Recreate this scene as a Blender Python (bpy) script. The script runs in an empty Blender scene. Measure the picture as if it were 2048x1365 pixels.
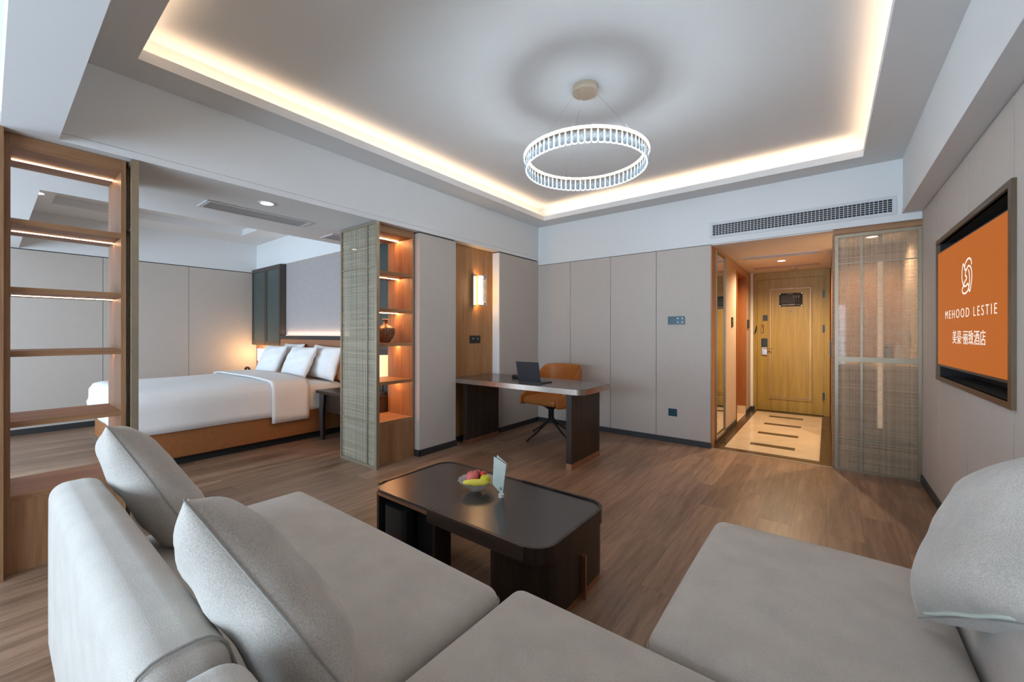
import bpy, bmesh, math, random
from mathutils import Vector, Matrix
random.seed(7)
PI = math.pi
S = bpy.context.scene
COL = S.collection
# ---------------------------------------------------------------- camera
FPX, YAW, ROLL, HORIZON, CAM_H = 813.25, 0.65901, 0.00108, 667.5, 1.25
cd = bpy.data.cameras.new('camera'); cam = bpy.data.objects.new('camera', cd); COL.objects.link(cam)
cd.sensor_fit = 'HORIZONTAL'; cd.sensor_width = 36.0; cd.lens = FPX / 2048 * 36
cd.shift_y = -(682.5 - HORIZON) / 2048; cd.clip_start = 0.01; cd.clip_end = 60
_f = Vector((-math.sin(YAW), math.cos(YAW), 0)); _r = Vector((math.cos(YAW), math.sin(YAW), 0)); _u = Vector((0, 0, 1))
_r2 = _r * math.cos(ROLL) + _u * math.sin(ROLL); _u2 = -_r * math.sin(ROLL) + _u * math.cos(ROLL)
M = Matrix((( _r2.x, _u2.x, -_f.x, 0), (_r2.y, _u2.y, -_f.y, 0), (_r2.z, _u2.z, -_f.z, CAM_H), (0, 0, 0, 1)))
cam.matrix_world = M
S.camera = cam
# ---------------------------------------------------------------- world, exposure
S.view_settings.view_transform = 'Standard'; S.view_settings.look = 'None'
S.view_settings.gamma = 1.0; S.view_settings.use_curve_mapping = False; S.view_settings.exposure = 0.64
S.cycles.max_bounces = 10; S.cycles.diffuse_bounces = 5; S.cycles.glossy_bounces = 4; S.cycles.transmission_bounces = 8
S.cycles.transparent_max_bounces = 12; S.cycles.caustics_reflective = False; S.cycles.caustics_refractive = False
S.cycles.sample_clamp_indirect = 6.0; S.cycles.use_denoising = True
try: S.cycles.denoiser = 'OPENIMAGEDENOISE'
except Exception: pass
W = bpy.data.worlds.new('world'); S.world = W; W.use_nodes = True
_bg = W.node_tree.nodes['Background']; _bg.inputs[0].default_value = (0.62, 0.78, 1.0, 1); _bg.inputs[1].default_value = 1.2

def area(name, loc, rot, sx, sy, watts, color, spread=None):
    l = bpy.data.lights.new(name, 'AREA'); l.shape = 'RECTANGLE'; l.size = sx; l.size_y = sy; l.energy = watts; l.color = color
    if spread: l.spread = spread
    o = bpy.data.objects.new(name, l); COL.objects.link(o); o.location = loc; o.rotation_euler = rot; return o
def spot(name, loc, watts, color, ang=100, blend=0.8, r=0.03, rot=(0, 0, 0)):
    l = bpy.data.lights.new(name, 'SPOT'); l.energy = watts; l.color = color; l.spot_size = math.radians(ang); l.spot_blend = blend; l.shadow_soft_size = r
    o = bpy.data.objects.new(name, l); COL.objects.link(o); o.location = loc; o.rotation_euler = rot; return o
def point(name, loc, watts, color, r=0.03):
    l = bpy.data.lights.new(name, 'POINT'); l.energy = watts; l.color = color; l.shadow_soft_size = r
    o = bpy.data.objects.new(name, l); COL.objects.link(o); o.location = loc; return o
DAY = (0.62, 0.81, 1.0); COVE = (1.0, 0.70, 0.46); WARM = (1.0, 0.66, 0.38); AMBER = (1.0, 0.55, 0.2)
area('daylight_living', (-1.35, -2.90, 1.15), (PI/2, 0, 0), 3.4, 1.6, 92, DAY, 2.5)      # the windows lie behind the camera
area('daylight_bedroom', (-5.75, -2.90, 1.15), (PI/2, 0, 0), 3.3, 1.6, 100, DAY, 2.5)
# cove strips lying on the ledge of the tray ceiling, shining up
ZL = 2.800
area('cove_left', (-3.05, 2.54, ZL), (PI, 0, 0), 0.04, 4.0, 3.9, COVE)
area('cove_right', (0.29, 2.54, ZL), (PI, 0, 0), 0.04, 4.0, 3.9, COVE)
area('cove_back', (-1.38, 4.615, ZL), (PI, 0, 0), 3.2, 0.04, 3.2, COVE)
area('cove_front', (-1.38, 0.46, ZL), (PI, 0, 0), 3.2, 0.04, 3.2, COVE)

# ---------------------------------------------------------------- materials
MATS = {}
def nt(name):
    m = bpy.data.materials.new(name); m.use_nodes = True; t = m.node_tree; b = t.nodes['Principled BSDF']; MATS[name] = m
    return m, t, b
def N(t, typ, **k):
    n = t.nodes.new(typ)
    for a, v in k.items():
        if a in n.inputs: n.inputs[a].default_value = v
        else: setattr(n, a, v)
    return n
def L(t, a, b): t.links.new(a, b)
def coords(t, scale=(1, 1, 1), rot=(0, 0, 0), kind='Object'):
    tc = N(t, 'ShaderNodeTexCoord'); mp = N(t, 'ShaderNodeMapping'); mp.inputs['Scale'].default_value = scale; mp.inputs['Rotation'].default_value = rot
    L(t, tc.outputs[kind], mp.inputs[0]); return mp.outputs[0]
def world_coords(t, scale=(1, 1, 1), rot=(0, 0, 0)):
    g = N(t, 'ShaderNodeNewGeometry'); mp = N(t, 'ShaderNodeMapping'); mp.inputs['Scale'].default_value = scale; mp.inputs['Rotation'].default_value = rot
    L(t, g.outputs['Position'], mp.inputs[0]); return mp.outputs[0]
def ramp(t, fac, c0, c1, p0=0.3, p1=0.7):
    r = N(t, 'ShaderNodeValToRGB'); r.color_ramp.elements[0].color = (*c0, 1); r.color_ramp.elements[1].color = (*c1, 1)
    r.color_ramp.elements[0].position = p0; r.color_ramp.elements[1].position = p1; L(t, fac, r.inputs[0]); return r.outputs[0]
def bump(t, b, h, strength=0.2, dist=0.002):
    n = N(t, 'ShaderNodeBump'); n.inputs['Strength'].default_value = strength; n.inputs['Distance'].default_value = dist
    L(t, h, n.inputs['Height']); L(t, n.outputs[0], b.inputs['Normal'])
def plain(name, c, rough=0.6, metal=0.0, spec=0.5, var=0.04, scale=14, coat=0):
    m, t, b = nt(name)
    n = N(t, 'ShaderNodeTexNoise'); n.inputs['Scale'].default_value = scale; n.inputs['Detail'].default_value = 3
    L(t, coords(t), n.inputs['Vector'])
    c0 = tuple(x * (1 - var) for x in c); c1 = tuple(min(1, x * (1 + var)) for x in c)
    L(t, ramp(t, n.outputs[0], c0, c1), b.inputs['Base Color'])
    b.inputs['Roughness'].default_value = rough; b.inputs['Metallic'].default_value = metal; b.inputs['Specular IOR Level'].default_value = spec
    b.inputs['Coat Weight'].default_value = coat
    return m
def emis(name, c, s, base=(0.8, 0.8, 0.8)):
    m, t, b = nt(name); b.inputs['Base Color'].default_value = (*base, 1); b.inputs['Emission Color'].default_value = (*c, 1); b.inputs['Emission Strength'].default_value = s
    b.inputs['Roughness'].default_value = 0.5; return m
def fabric(name, c, scale=500, var=0.1, rough=0.9, bs=0.35, sheen=0.3, blot=0.05):
    m, t, b = nt(name); v = coords(t)
    n = N(t, 'ShaderNodeTexNoise'); n.inputs['Scale'].default_value = scale; n.inputs['Detail'].default_value = 2; L(t, v, n.inputs['Vector'])
    n2 = N(t, 'ShaderNodeTexNoise'); n2.inputs['Scale'].default_value = 9; n2.inputs['Detail'].default_value = 4; L(t, v, n2.inputs['Vector'])
    a = ramp(t, n.outputs[0], tuple(x*(1-var) for x in c), tuple(min(1, x*(1+var)) for x in c), 0.35, 0.65)
    d = ramp(t, n2.outputs[0], (1-blot,)*3, (1+blot,)*3, 0.35, 0.65)
    mx = N(t, 'ShaderNodeMix', data_type='RGBA', blend_type='MULTIPLY'); mx.inputs[0].default_value = 1
    L(t, a, mx.inputs[6]); L(t, d, mx.inputs[7]); L(t, mx.outputs[2], b.inputs['Base Color'])
    b.inputs['Roughness'].default_value = rough; b.inputs['Sheen Weight'].default_value = sheen; b.inputs['Specular IOR Level'].default_value = 0.2
    bump(t, b, n.outputs[0], bs, 0.0015); return m
def wood(name, c0, c1, axis='z', rough=0.45, fine=55, spec=0.4):
    m, t, b = nt(name)
    sc = {'z': (1, 1, 0.045), 'y': (1, 0.045, 1), 'x': (0.045, 1, 1)}[axis]
    v = world_coords(t, sc)
    n = N(t, 'ShaderNodeTexNoise'); n.inputs['Scale'].default_value = fine; n.inputs['Detail'].default_value = 6; n.inputs['Roughness'].default_value = 0.65; L(t, v, n.inputs['Vector'])
    n2 = N(t, 'ShaderNodeTexNoise'); n2.inputs['Scale'].default_value = 9; n2.inputs['Detail'].default_value = 3; n2.inputs['Distortion'].default_value = 1.2; L(t, v, n2.inputs['Vector'])
    mx = N(t, 'ShaderNodeMath', operation='MULTIPLY_ADD'); mx.inputs[1].default_value = 0.6
    L(t, n.outputs[0], mx.inputs[0]); m2 = N(t, 'ShaderNodeMath', operation='MULTIPLY'); m2.inputs[1].default_value = 0.4; L(t, n2.outputs[0], m2.inputs[0]); L(t, m2.outputs[0], mx.inputs[2])
    L(t, ramp(t, mx.outputs[0], c0, c1, 0.36, 0.64), b.inputs['Base Color'])
    b.inputs['Roughness'].default_value = rough; b.inputs['Specular IOR Level'].default_value = spec
    bump(t, b, n.outputs[0], 0.08, 0.001); return m

OAK0, OAK1 = (0.225, 0.105, 0.047), (0.38, 0.200, 0.096)
wood('oak_z', OAK0, OAK1, 'z'); wood('oak_y', OAK0, OAK1, 'y'); wood('oak_x', OAK0, OAK1, 'x')
wood('oak_panel', (0.30, 0.135, 0.045), (0.45, 0.235, 0.10), 'z')
wood('door_oak', (0.30, 0.185, 0.022), (0.44, 0.285, 0.048), 'z', 0.4, 40)
wood('red_oak', (0.25, 0.085, 0.022), (0.36, 0.14, 0.045), 'z', 0.4)
wood('wenge', (0.014, 0.008, 0.006), (0.045, 0.026, 0.018), 'z', 0.38)
wood('wenge_x', (0.020, 0.012, 0.009), (0.055, 0.033, 0.024), 'x', 0.35)
plain('table_glaze', (0.040, 0.034, 0.031), 0.24, spec=0.6, var=0.02)
plain('desk_glaze', (0.085, 0.064, 0.052), 0.20, spec=0.6, var=0.02)
plain('paint', (0.72, 0.72, 0.71), 0.85, var=0.006, scale=2)
plain('grille_white', (0.60, 0.61, 0.62), 0.6)
plain('dark_gap', (0.02, 0.018, 0.016), 0.9)
plain('skirting', (0.028, 0.028, 0.028), 0.45)
plain('black', (0.012, 0.012, 0.013), 0.35)
plain('black_matt', (0.010, 0.010, 0.011), 0.7)
plain('laptop_black', (0.022, 0.023, 0.026), 0.4)
plain('bronze', (0.33, 0.265, 0.185), 0.42, 0.7, var=0.06)
plain('bronze_dark', (0.16, 0.115, 0.075), 0.38, 0.85, var=0.06)
plain('copper', (0.50, 0.27, 0.17), 0.28, 0.9, var=0.08)
plain('steel_brushed', (0.50, 0.42, 0.36), 0.26, 0.95, var=0.08)
plain('rosegold', (0.86, 0.72, 0.56), 0.22, 0.95)
plain('chrome', (0.7, 0.7, 0.7), 0.15, 1.0)
plain('gold', (0.85, 0.62, 0.25), 0.2, 1.0)
plain('leather_orange', (0.42, 0.135, 0.022), 0.5, var=0.08, scale=40)
plain('leather_brown', (0.30, 0.125, 0.062), 0.5, var=0.06, scale=40)
plain('bed_leather', (0.28, 0.105, 0.032), 0.5, var=0.08, scale=40)
plain('teal_panel', (0.050, 0.072, 0.068), 0.35, var=0.08, scale=5)
plain('cab_frame', (0.055, 0.045, 0.037), 0.45)
plain('switch_blue', (0.012, 0.060, 0.085), 0.25)
plain('marble_dark', (0.065, 0.040, 0.022), 0.22, var=0.4, scale=9)
plain('marble', (0.66, 0.52, 0.36), 0.16, var=0.07, scale=5)
plain('tan_wall', (0.50, 0.38, 0.28), 0.8)
plain('red', (0.6, 0.03, 0.02), 0.4); plain('white_plastic', (0.75, 0.72, 0.68), 0.5)
plain('card_green', (0.56, 0.61, 0.54), 0.7, var=0.01); plain('card_ink', (0.05, 0.06, 0.06), 0.8)
plain('banana', (0.72, 0.58, 0.06), 0.5, var=0.12, scale=25); plain('peach', (0.60, 0.14, 0.13), 0.6, var=0.25, scale=20)
plain('plum', (0.34, 0.05, 0.07), 0.4, var=0.2); plain('cherry', (0.50, 0.02, 0.015), 0.25); plain('pear', (0.50, 0.50, 0.02), 0.4, var=0.15, scale=20)
plain('peep', (0.01, 0.01, 0.01), 0.2); plain('ink_grey', (0.22, 0.21, 0.19), 0.7)
fabric('sofa', (0.455, 0.405, 0.355), 420, 0.10, blot=0.06)
fabric('sofa_seam', (0.28, 0.255, 0.23), 400, 0.1)
fabric('pillow_fab', (0.435, 0.39, 0.345), 320, 0.14, bs=0.5, blot=0.07)
fabric('linen', (0.80, 0.79, 0.78), 60, 0.012, bs=0.05, sheen=0.1, blot=0.01)
fabric('wall_cloth', (0.51, 0.447, 0.395), 160, 0.035, bs=0.06, sheen=0.0, blot=0.01)
fabric('mesh_grey', (0.38, 0.36, 0.36), 90, 0.2, bs=0.2)
emis('led', (1.0, 0.58, 0.32), 16.0); emis('led_amber', (1.0, 0.50, 0.20), 100.0); emis('led_small', (1.0, 0.72, 0.5), 3.0)
emis('bulb_warm', (1.0, 0.72, 0.40), 14.0); emis('lamp_white', (1.0, 0.93, 0.84), 14.0); emis('bulb_entry', (1.0, 0.85, 0.65), 10.0)
emis('chand_led', (0.72, 0.88, 1.0), 150.0); emis('chand_led_soft', (0.72, 0.88, 1.0), 34.0)
emis('paper_shade', (1.0, 0.70, 0.42), 0.6, (0.8, 0.7, 0.55)); emis('backlight', (1.0, 0.62, 0.40), 1.5)
emis('screen_orange', (0.479, 0.123, 0.019), 0.63, (0.0, 0.0, 0.0)); emis('screen_white', (1.0, 0.93, 0.84), 0.64, (0, 0, 0)); emis('indicator', (0.7, 0.85, 0.9), 0.4)
emis('sconce_glow', (1.0, 0.80, 0.55), 4.0); emis('post_painted_light', (1.0, 0.66, 0.40), 0.55)  # the post's emission paints in light on a pale edge; not a lamp
MATS['screen_orange'].node_tree.nodes['Principled BSDF'].inputs['Specular IOR Level'].default_value = 0.1

def floor_mat():
    m, t, b = nt('floor_planks')
    g = N(t, 'ShaderNodeNewGeometry'); sep = N(t, 'ShaderNodeSeparateXYZ'); L(t, g.outputs['Position'], sep.inputs[0])
    cmb = N(t, 'ShaderNodeCombineXYZ'); L(t, sep.outputs['Y'], cmb.inputs[0]); L(t, sep.outputs['X'], cmb.inputs[1])
    br = N(t, 'ShaderNodeTexBrick'); L(t, cmb.outputs[0], br.inputs['Vector'])
    br.inputs['Scale'].default_value = 1; br.inputs['Brick Width'].default_value = 1.22; br.inputs['Row Height'].default_value = 0.183; br.inputs['Mortar Size'].default_value = 0.0012
    br.offset = 0.37; br.inputs['Color1'].default_value = (0, 0, 0, 1); br.inputs['Color2'].default_value = (1, 1, 1, 1); br.inputs['Mortar'].default_value = (0.3, 0.3, 0.3, 1); br.inputs['Bias'].default_value = 0
    # offset the grain per plank
    sc = N(t, 'ShaderNodeVectorMath', operation='SCALE'); L(t, br.outputs['Color'], sc.inputs[0]); sc.inputs['Scale'].default_value = 7.0
    ad = N(t, 'ShaderNodeVectorMath', operation='ADD'); L(t, g.outputs['Position'], ad.inputs[0]); L(t, sc.outputs[0], ad.inputs[1])
    mp = N(t, 'ShaderNodeMapping'); mp.inputs['Scale'].default_value = (1, 0.075, 1); L(t, ad.outputs[0], mp.inputs[0])
    n = N(t, 'ShaderNodeTexNoise'); n.inputs['Scale'].default_value = 38; n.inputs['Detail'].default_value = 7; n.inputs['Roughness'].default_value = 0.7; n.inputs['Distortion'].default_value = 0.12; L(t, mp.outputs[0], n.inputs['Vector'])
    n2 = N(t, 'ShaderNodeTexNoise'); n2.inputs['Scale'].default_value = 7; n2.inputs['Detail'].default_value = 3; n2.inputs['Distortion'].default_value = 0.7; L(t, mp.outputs[0], n2.inputs['Vector'])
    a = N(t, 'ShaderNodeMath', operation='MULTIPLY_ADD'); L(t, n.outputs[0], a.inputs[0]); a.inputs[1].default_value = 0.6
    a2 = N(t, 'ShaderNodeMath', operation='MULTIPLY'); L(t, n2.outputs[0], a2.inputs[0]); a2.inputs[1].default_value = 0.4; L(t, a2.outputs[0], a.inputs[2])
    grain = ramp(t, a.outputs[0], (0.155, 0.086, 0.054), (0.36, 0.225, 0.146), 0.36, 0.64)
    tone = ramp(t, br.outputs['Color'], (0.80, 0.78, 0.76), (1.14, 1.14, 1.14), 0.0, 1.0)
    mx = N(t, 'ShaderNodeMix', data_type='RGBA', blend_type='MULTIPLY'); mx.inputs[0].default_value = 1; L(t, grain, mx.inputs[6]); L(t, tone, mx.inputs[7])
    mo = N(t, 'ShaderNodeMix', data_type='RGBA'); L(t, br.outputs['Fac'], mo.inputs[0]); L(t, mx.outputs[2], mo.inputs[6]); mo.inputs[7].default_value = (0.11, 0.07, 0.048, 1)
    L(t, mo.outputs[2], b.inputs['Base Color']); b.inputs['Roughness'].default_value = 0.36; b.inputs['Specular IOR Level'].default_value = 0.4
    bump(t, b, n.outputs[0], 0.10, 0.001)
floor_mat()
def woven_glass(name, ca, cb, a0=0.52, a1=0.80):
    m, t, b = nt(name)
    def streak(sc, scale):
        n = N(t, 'ShaderNodeTexNoise'); n.inputs['Scale'].default_value = scale; n.inputs['Detail'].default_value = 4; n.inputs['Roughness'].default_value = 0.75; L(t, world_coords(t, sc), n.inputs['Vector']); return n.outputs[0]
    v = streak((1, 1, 0.003), 105); h = streak((0.009, 0.009, 1), 110)
    ad = N(t, 'ShaderNodeMath', operation='ADD'); L(t, v, ad.inputs[0]); L(t, h, ad.inputs[1])
    col = ramp(t, ad.outputs[0], ca, cb, 0.40, 0.60)
    half = N(t, 'ShaderNodeMath', operation='MULTIPLY'); half.inputs[1].default_value = 0.5; L(t, ad.outputs[0], half.inputs[0])
    rm = [x for x in t.nodes if x.bl_idname == 'ShaderNodeValToRGB'][0]; t.links.remove(rm.inputs[0].links[0]); L(t, half.outputs[0], rm.inputs[0])
    al = N(t, 'ShaderNodeMapRange'); L(t, half.outputs[0], al.inputs[0]); al.inputs[1].default_value = 0.40; al.inputs[2].default_value = 0.60; al.inputs[3].default_value = a0; al.inputs[4].default_value = a1
    L(t, col, b.inputs['Base Color']); L(t, al.outputs[0], b.inputs['Alpha']); b.inputs['Roughness'].default_value = 0.6
    b.inputs['Coat Weight'].default_value = 0.6; b.inputs['Coat Roughness'].default_value = 0.03
woven_glass('woven_glass', (0.23, 0.195, 0.13), (0.39, 0.345, 0.25)); woven_glass('woven_glass_warm', (0.36, 0.255, 0.155), (0.56, 0.43, 0.29), 0.40, 0.62)
def glassy(name, c=(0.95, 0.97, 0.98), rough=0.05, alpha=None, e=0.0):
    m, t, b = nt(name); b.inputs['Base Color'].default_value = (*c, 1); b.inputs['Roughness'].default_value = rough; b.inputs['IOR'].default_value = 1.45
    if alpha is None: b.inputs['Transmission Weight'].default_value = 0.95
    else: b.inputs['Alpha'].default_value = alpha
    b.inputs['Emission Color'].default_value = (0.9, 0.96, 1, 1); b.inputs['Emission Strength'].default_value = e
    return m
glassy('crystal', (0.18, 0.24, 0.27), 0.08, 0.5, 0.05); glassy('crystal_edge', (0.5, 0.55, 0.6), 0.1, 0.9, 0.55)
glassy('bowl_glass', (0.75, 0.78, 0.82), 0.06, 0.30); glassy('bottle', (0.75, 0.75, 0.72), 0.1, 0.55); glassy('window_glass', (0.9, 0.95, 1.0), 0.02, 0.08)
m, t, b = nt('mirror'); b.inputs['Metallic'].default_value = 1; b.inputs['Roughness'].default_value = 0.02; b.inputs['Base Color'].default_value = (0.75, 0.75, 0.75, 1)
def vase_mat():
    m, t, b = nt('vase_glaze'); vo = N(t, 'ShaderNodeTexVoronoi'); vo.inputs['Scale'].default_value = 70; L(t, coords(t), vo.inputs['Vector'])
    L(t, ramp(t, vo.outputs['Distance'], (0.02, 0.010, 0.006), (0.30, 0.15, 0.08), 0.2, 0.6), b.inputs['Base Color']); b.inputs['Roughness'].default_value = 0.35
    bump(t, b, vo.outputs['Distance'], 0.5, 0.004)
vase_mat()
def scale_mat():
    m, t, b = nt('scale_cloth'); v = world_coords(t, (1, 1, 1))
    w = N(t, 'ShaderNodeTexVoronoi'); w.inputs['Scale'].default_value = 34; w.inputs['Randomness'].default_value = 0.1; L(t, v, w.inputs['Vector'])
    L(t, ramp(t, w.outputs['Distance'], (0.14, 0.128, 0.128), (0.38, 0.345, 0.335), 0.2, 0.6), b.inputs['Base Color']); b.inputs['Roughness'].default_value = 0.8; bump(t, b, w.outputs['Distance'], 0.4, 0.004)
scale_mat()
def rattan_mat():
    m, t, b = nt('rattan'); w = N(t, 'ShaderNodeTexWave'); w.inputs['Scale'].default_value = 22; w.bands_direction = 'Z'; w.inputs['Distortion'].default_value = 1.0; L(t, coords(t), w.inputs['Vector'])
    L(t, ramp(t, w.outputs[0], (0.01, 0.006, 0.004), (0.10, 0.05, 0.03)), b.inputs['Base Color']); b.inputs['Roughness'].default_value = 0.6
rattan_mat()

# ---------------------------------------------------------------- mesh helpers
class MB:
    def __init__(s): s.bm = bmesh.new()
    def _take(s, verts, faces, m):
        vs = [s.bm.verts.new(v) for v in verts]
        for f in faces:
            try: s.bm.faces.new([vs[i] for i in f]).material_index = m
            except ValueError: pass
        return s
    def box(s, x0, x1, y0, y1, z0, z1, m=0, bev=0, seg=2):
        if bev:
            r = bmesh.ops.create_cube(s.bm, size=1); vs = r['verts']
            for v in vs: v.co = Vector(((x0+x1)/2 + v.co.x*(x1-x0), (y0+y1)/2 + v.co.y*(y1-y0), (z0+z1)/2 + v.co.z*(z1-z0)))
            fs = set(f for v in vs for f in v.link_faces)
            for f in fs: f.material_index = m
            es = list(set(e for v in vs for e in v.link_edges))
            bmesh.ops.bevel(s.bm, geom=es, offset=bev, segments=seg, affect='EDGES', profile=0.5, material=-1)
            return s
        v = [(x0,y0,z0),(x1,y0,z0),(x1,y1,z0),(x0,y1,z0),(x0,y0,z1),(x1,y0,z1),(x1,y1,z1),(x0,y1,z1)]
        return s._take(v, [(0,3,2,1),(4,5,6,7),(0,1,5,4),(1,2,6,5),(2,3,7,6),(3,0,4,7)], m)
    def prism(s, pts, a, b, axis='z', m=0):
        n = len(pts)
        def P(p, q): return {'z': (p[0], p[1], q), 'y': (p[0], q, p[1]), 'x': (q, p[0], p[1])}[axis]
        v = [P(p, a) for p in pts] + [P(p, b) for p in pts]
        f = [tuple(range(n-1, -1, -1)), tuple(range(n, 2*n))] + [(i, (i+1) % n, n+(i+1) % n, n+i) for i in range(n)]
        return s._take(v, f, m)
    def cyl(s, a, b, r, seg=16, r2=None, m=0):
        a, b = Vector(a), Vector(b); d = (b-a).normalized(); r2 = r if r2 is None else r2
        u = d.orthogonal().normalized(); w = d.cross(u)
        v = [a + (u*math.cos(2*PI*i/seg) + w*math.sin(2*PI*i/seg))*r for i in range(seg)] + [b + (u*math.cos(2*PI*i/seg) + w*math.sin(2*PI*i/seg))*r2 for i in range(seg)]
        f = [tuple(range(seg-1, -1, -1)), tuple(range(seg, 2*seg))] + [(i, (i+1) % seg, seg+(i+1) % seg, seg+i) for i in range(seg)]
        return s._take(v, f, m)
    def lathe(s, prof, c=(0, 0, 0), seg=32, m=0, mod=None):
        v = []; k = len(prof)
        for i in range(seg):
            a = 2*PI*i/seg
            for j, (r, z) in enumerate(prof):
                rr = r * (mod(a, j) if mod else 1)
                v.append((c[0]+rr*math.cos(a), c[1]+rr*math.sin(a), c[2]+z))
        f = []
        for i in range(seg):
            for j in range(k-1):
                i2 = (i+1) % seg; f.append((i*k+j, i2*k+j, i2*k+j+1, i*k+j+1))
        return s._take(v, f, m)
    def tube(s, pts, r, seg=8, m=0, rs=None):
        pts = [Vector(p) for p in pts]; rings = []; up = Vector((0.13, 0.31, 0.94))
        for i, p in enumerate(pts):
            d = (pts[min(i+1, len(pts)-1)] - pts[max(i-1, 0)]).normalized(); u = d.cross(up).normalized(); w = u.cross(d)
            rr = rs[i] if rs else r
            rings.append([p + (u*math.cos(2*PI*j/seg) + w*math.sin(2*PI*j/seg))*rr for j in range(seg)])
        v = [q for rg in rings for q in rg]; n = len(pts)
        f = [(i*seg+j, i*seg+(j+1) % seg, (i+1)*seg+(j+1) % seg, (i+1)*seg+j) for i in range(n-1) for j in range(seg)]
        f += [tuple(range(seg-1, -1, -1)), tuple(range((n-1)*seg, n*seg))]
        return s._take(v, f, m)
    def ball(s, c, r, sx=1, sy=1, sz=1, m=0, seg=20):
        vs = bmesh.ops.create_uvsphere(s.bm, u_segments=seg, v_segments=seg//2, radius=r)['verts']
        for v in vs: v.co = Vector((c[0]+v.co.x*sx, c[1]+v.co.y*sy, c[2]+v.co.z*sz))
        for f in set(f for v in vs for f in v.link_faces): f.material_index = m
        return s
    def soft(s, x0, x1, y0, y1, z0, z1, r, crown=0.0, m=0, n=14, wob=0.0, side=0.0):
        """rounded box of cloth over foam: crowned top, slightly full sides"""
        def axis(a, b):
            h = (b-a); rr = min(r, h/2-1e-4); k = 5
            e = [a + rr*(1-math.cos(PI/2*i/k)) for i in range(k+1)]; mid = [a+rr + (h-2*rr)*i/n for i in range(1, n)]
            return e + mid + [b - (q-a) for q in reversed(e)]
        X, Y, Z = axis(x0, x1), axis(y0, y1), axis(z0, z1); c = Vector(((x0+x1)/2, (y0+y1)/2, (z0+z1)/2)); idx = {}
        H = Vector(((x1-x0)/2, (y1-y0)/2, (z1-z0)/2)); R = Vector([min(r, q-1e-4) for q in H])
        def V(p):
            k = (round(p[0], 5), round(p[1], 5), round(p[2], 5))
            if k in idx: return idx[k]
            q = Vector(p) - c; cl = Vector([max(-(H[i]-R[i]), min(H[i]-R[i], q[i])) for i in range(3)]); d = q - cl
            e = Vector([d[i]/R[i] for i in range(3)])
            if e.length > 1e-6:
                e.normalize(); q = cl + Vector([e[i]*R[i] for i in range(3)])
            u, v, w = q.x/H.x, q.y/H.y, q.z/H.z
            if w > 0: q.z += crown*max(0, 1-u**4)*max(0, 1-v**4)*min(1, max(0, w*1.2))
            q.x += side*(1 if u > 0 else -1)*abs(u)*max(0, 1-w*w)*max(0, 1-v**4); q.y += side*(1 if v > 0 else -1)*abs(v)*max(0, 1-w*w)*max(0, 1-u**4)
            p2 = q + c
            if wob: p2.z += wob*math.sin(p2.x*7.1+p2.y*3.3)*math.cos(p2.y*6.1-p2.x*2.2); p2.x += wob*0.7*math.sin(p2.z*9+p2.y*5)
            idx[k] = s.bm.verts.new(p2); return idx[k]
        def face(ps):
            try: f = s.bm.faces.new([V(p) for p in ps]); f.material_index = m
            except ValueError: pass
        for A, B, fn in ((X, Y, lambda a, b: (a, b, z1)), (Y, X, lambda a, b: (b, a, z0)), (Y, Z, lambda a, b: (x1, a, b)), (Z, Y, lambda a, b: (x0, b, a)), (Z, X, lambda a, b: (b, y1, a)), (X, Z, lambda a, b: (a, y0, b))):
            for i in range(len(A)-1):
                for j in range(len(B)-1): face([fn(A[i], B[j]), fn(A[i+1], B[j]), fn(A[i+1], B[j+1]), fn(A[i], B[j+1])])
        return s
    def xf(s, Mx):
        for v in s.bm.verts: v.co = Mx @ v.co
        return s
    def build(s, name, mats, parent=None, local=False, smooth=False, angle=0.7):
        if isinstance(mats, str): mats = [mats]
        off = Vector((0, 0, 0)); me = bpy.data.meshes.new(name)
        if not local:
            if parent:
                p = parent
                while p: off += p.location; p = p.parent
            else:
                cs = [v.co for v in s.bm.verts]
                off = Vector(((min(c.x for c in cs)+max(c.x for c in cs))/2, (min(c.y for c in cs)+max(c.y for c in cs))/2, min(c.z for c in cs)))
            for v in s.bm.verts: v.co -= off
        s.bm.normal_update(); s.bm.to_mesh(me); s.bm.free()
        for k in mats: me.materials.append(MATS[k])
        if smooth:
            for p in me.polygons: p.use_smooth = True
            try: me.set_sharp_from_angle(angle=angle)
            except Exception: pass
        o = bpy.data.objects.new(name, me); COL.objects.link(o)
        if parent: o.parent = parent
        elif not local: o.location = off
        return o
def rrect(x0, x1, y0, y1, r, k=8):
    out = []
    for cx, cy, a0 in ((x1-r, y0+r, -PI/2), (x1-r, y1-r, 0), (x0+r, y1-r, PI/2), (x0+r, y0+r, PI)):
        for i in range(k+1): a = a0 + PI/2*i/k; out.append((cx+r*math.cos(a), cy+r*math.sin(a)))
    return out
def tag(o, label, cat, group=None, kind=None):
    if label: o['label'] = label
    if cat: o['category'] = cat
    if group: o['group'] = group
    if kind: o['kind'] = kind
    return o
def thing(name, label, cat, loc=(0, 0, 0), rz=0, group=None):
    o = bpy.data.objects.new(name, None); o.empty_display_size = 0.1; COL.objects.link(o); o.location = loc; o.rotation_euler = (0, 0, rz)
    return tag(o, label, cat, group)
def struct(o, label=None):
    o['kind'] = 'structure'
    if label: o['label'] = label
    return o
def copy_tree(o, parent=None):
    c = o.copy(); COL.objects.link(c)
    if parent: c.parent = parent
    for ch in list(o.children): copy_tree(ch, c)
    return c

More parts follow.
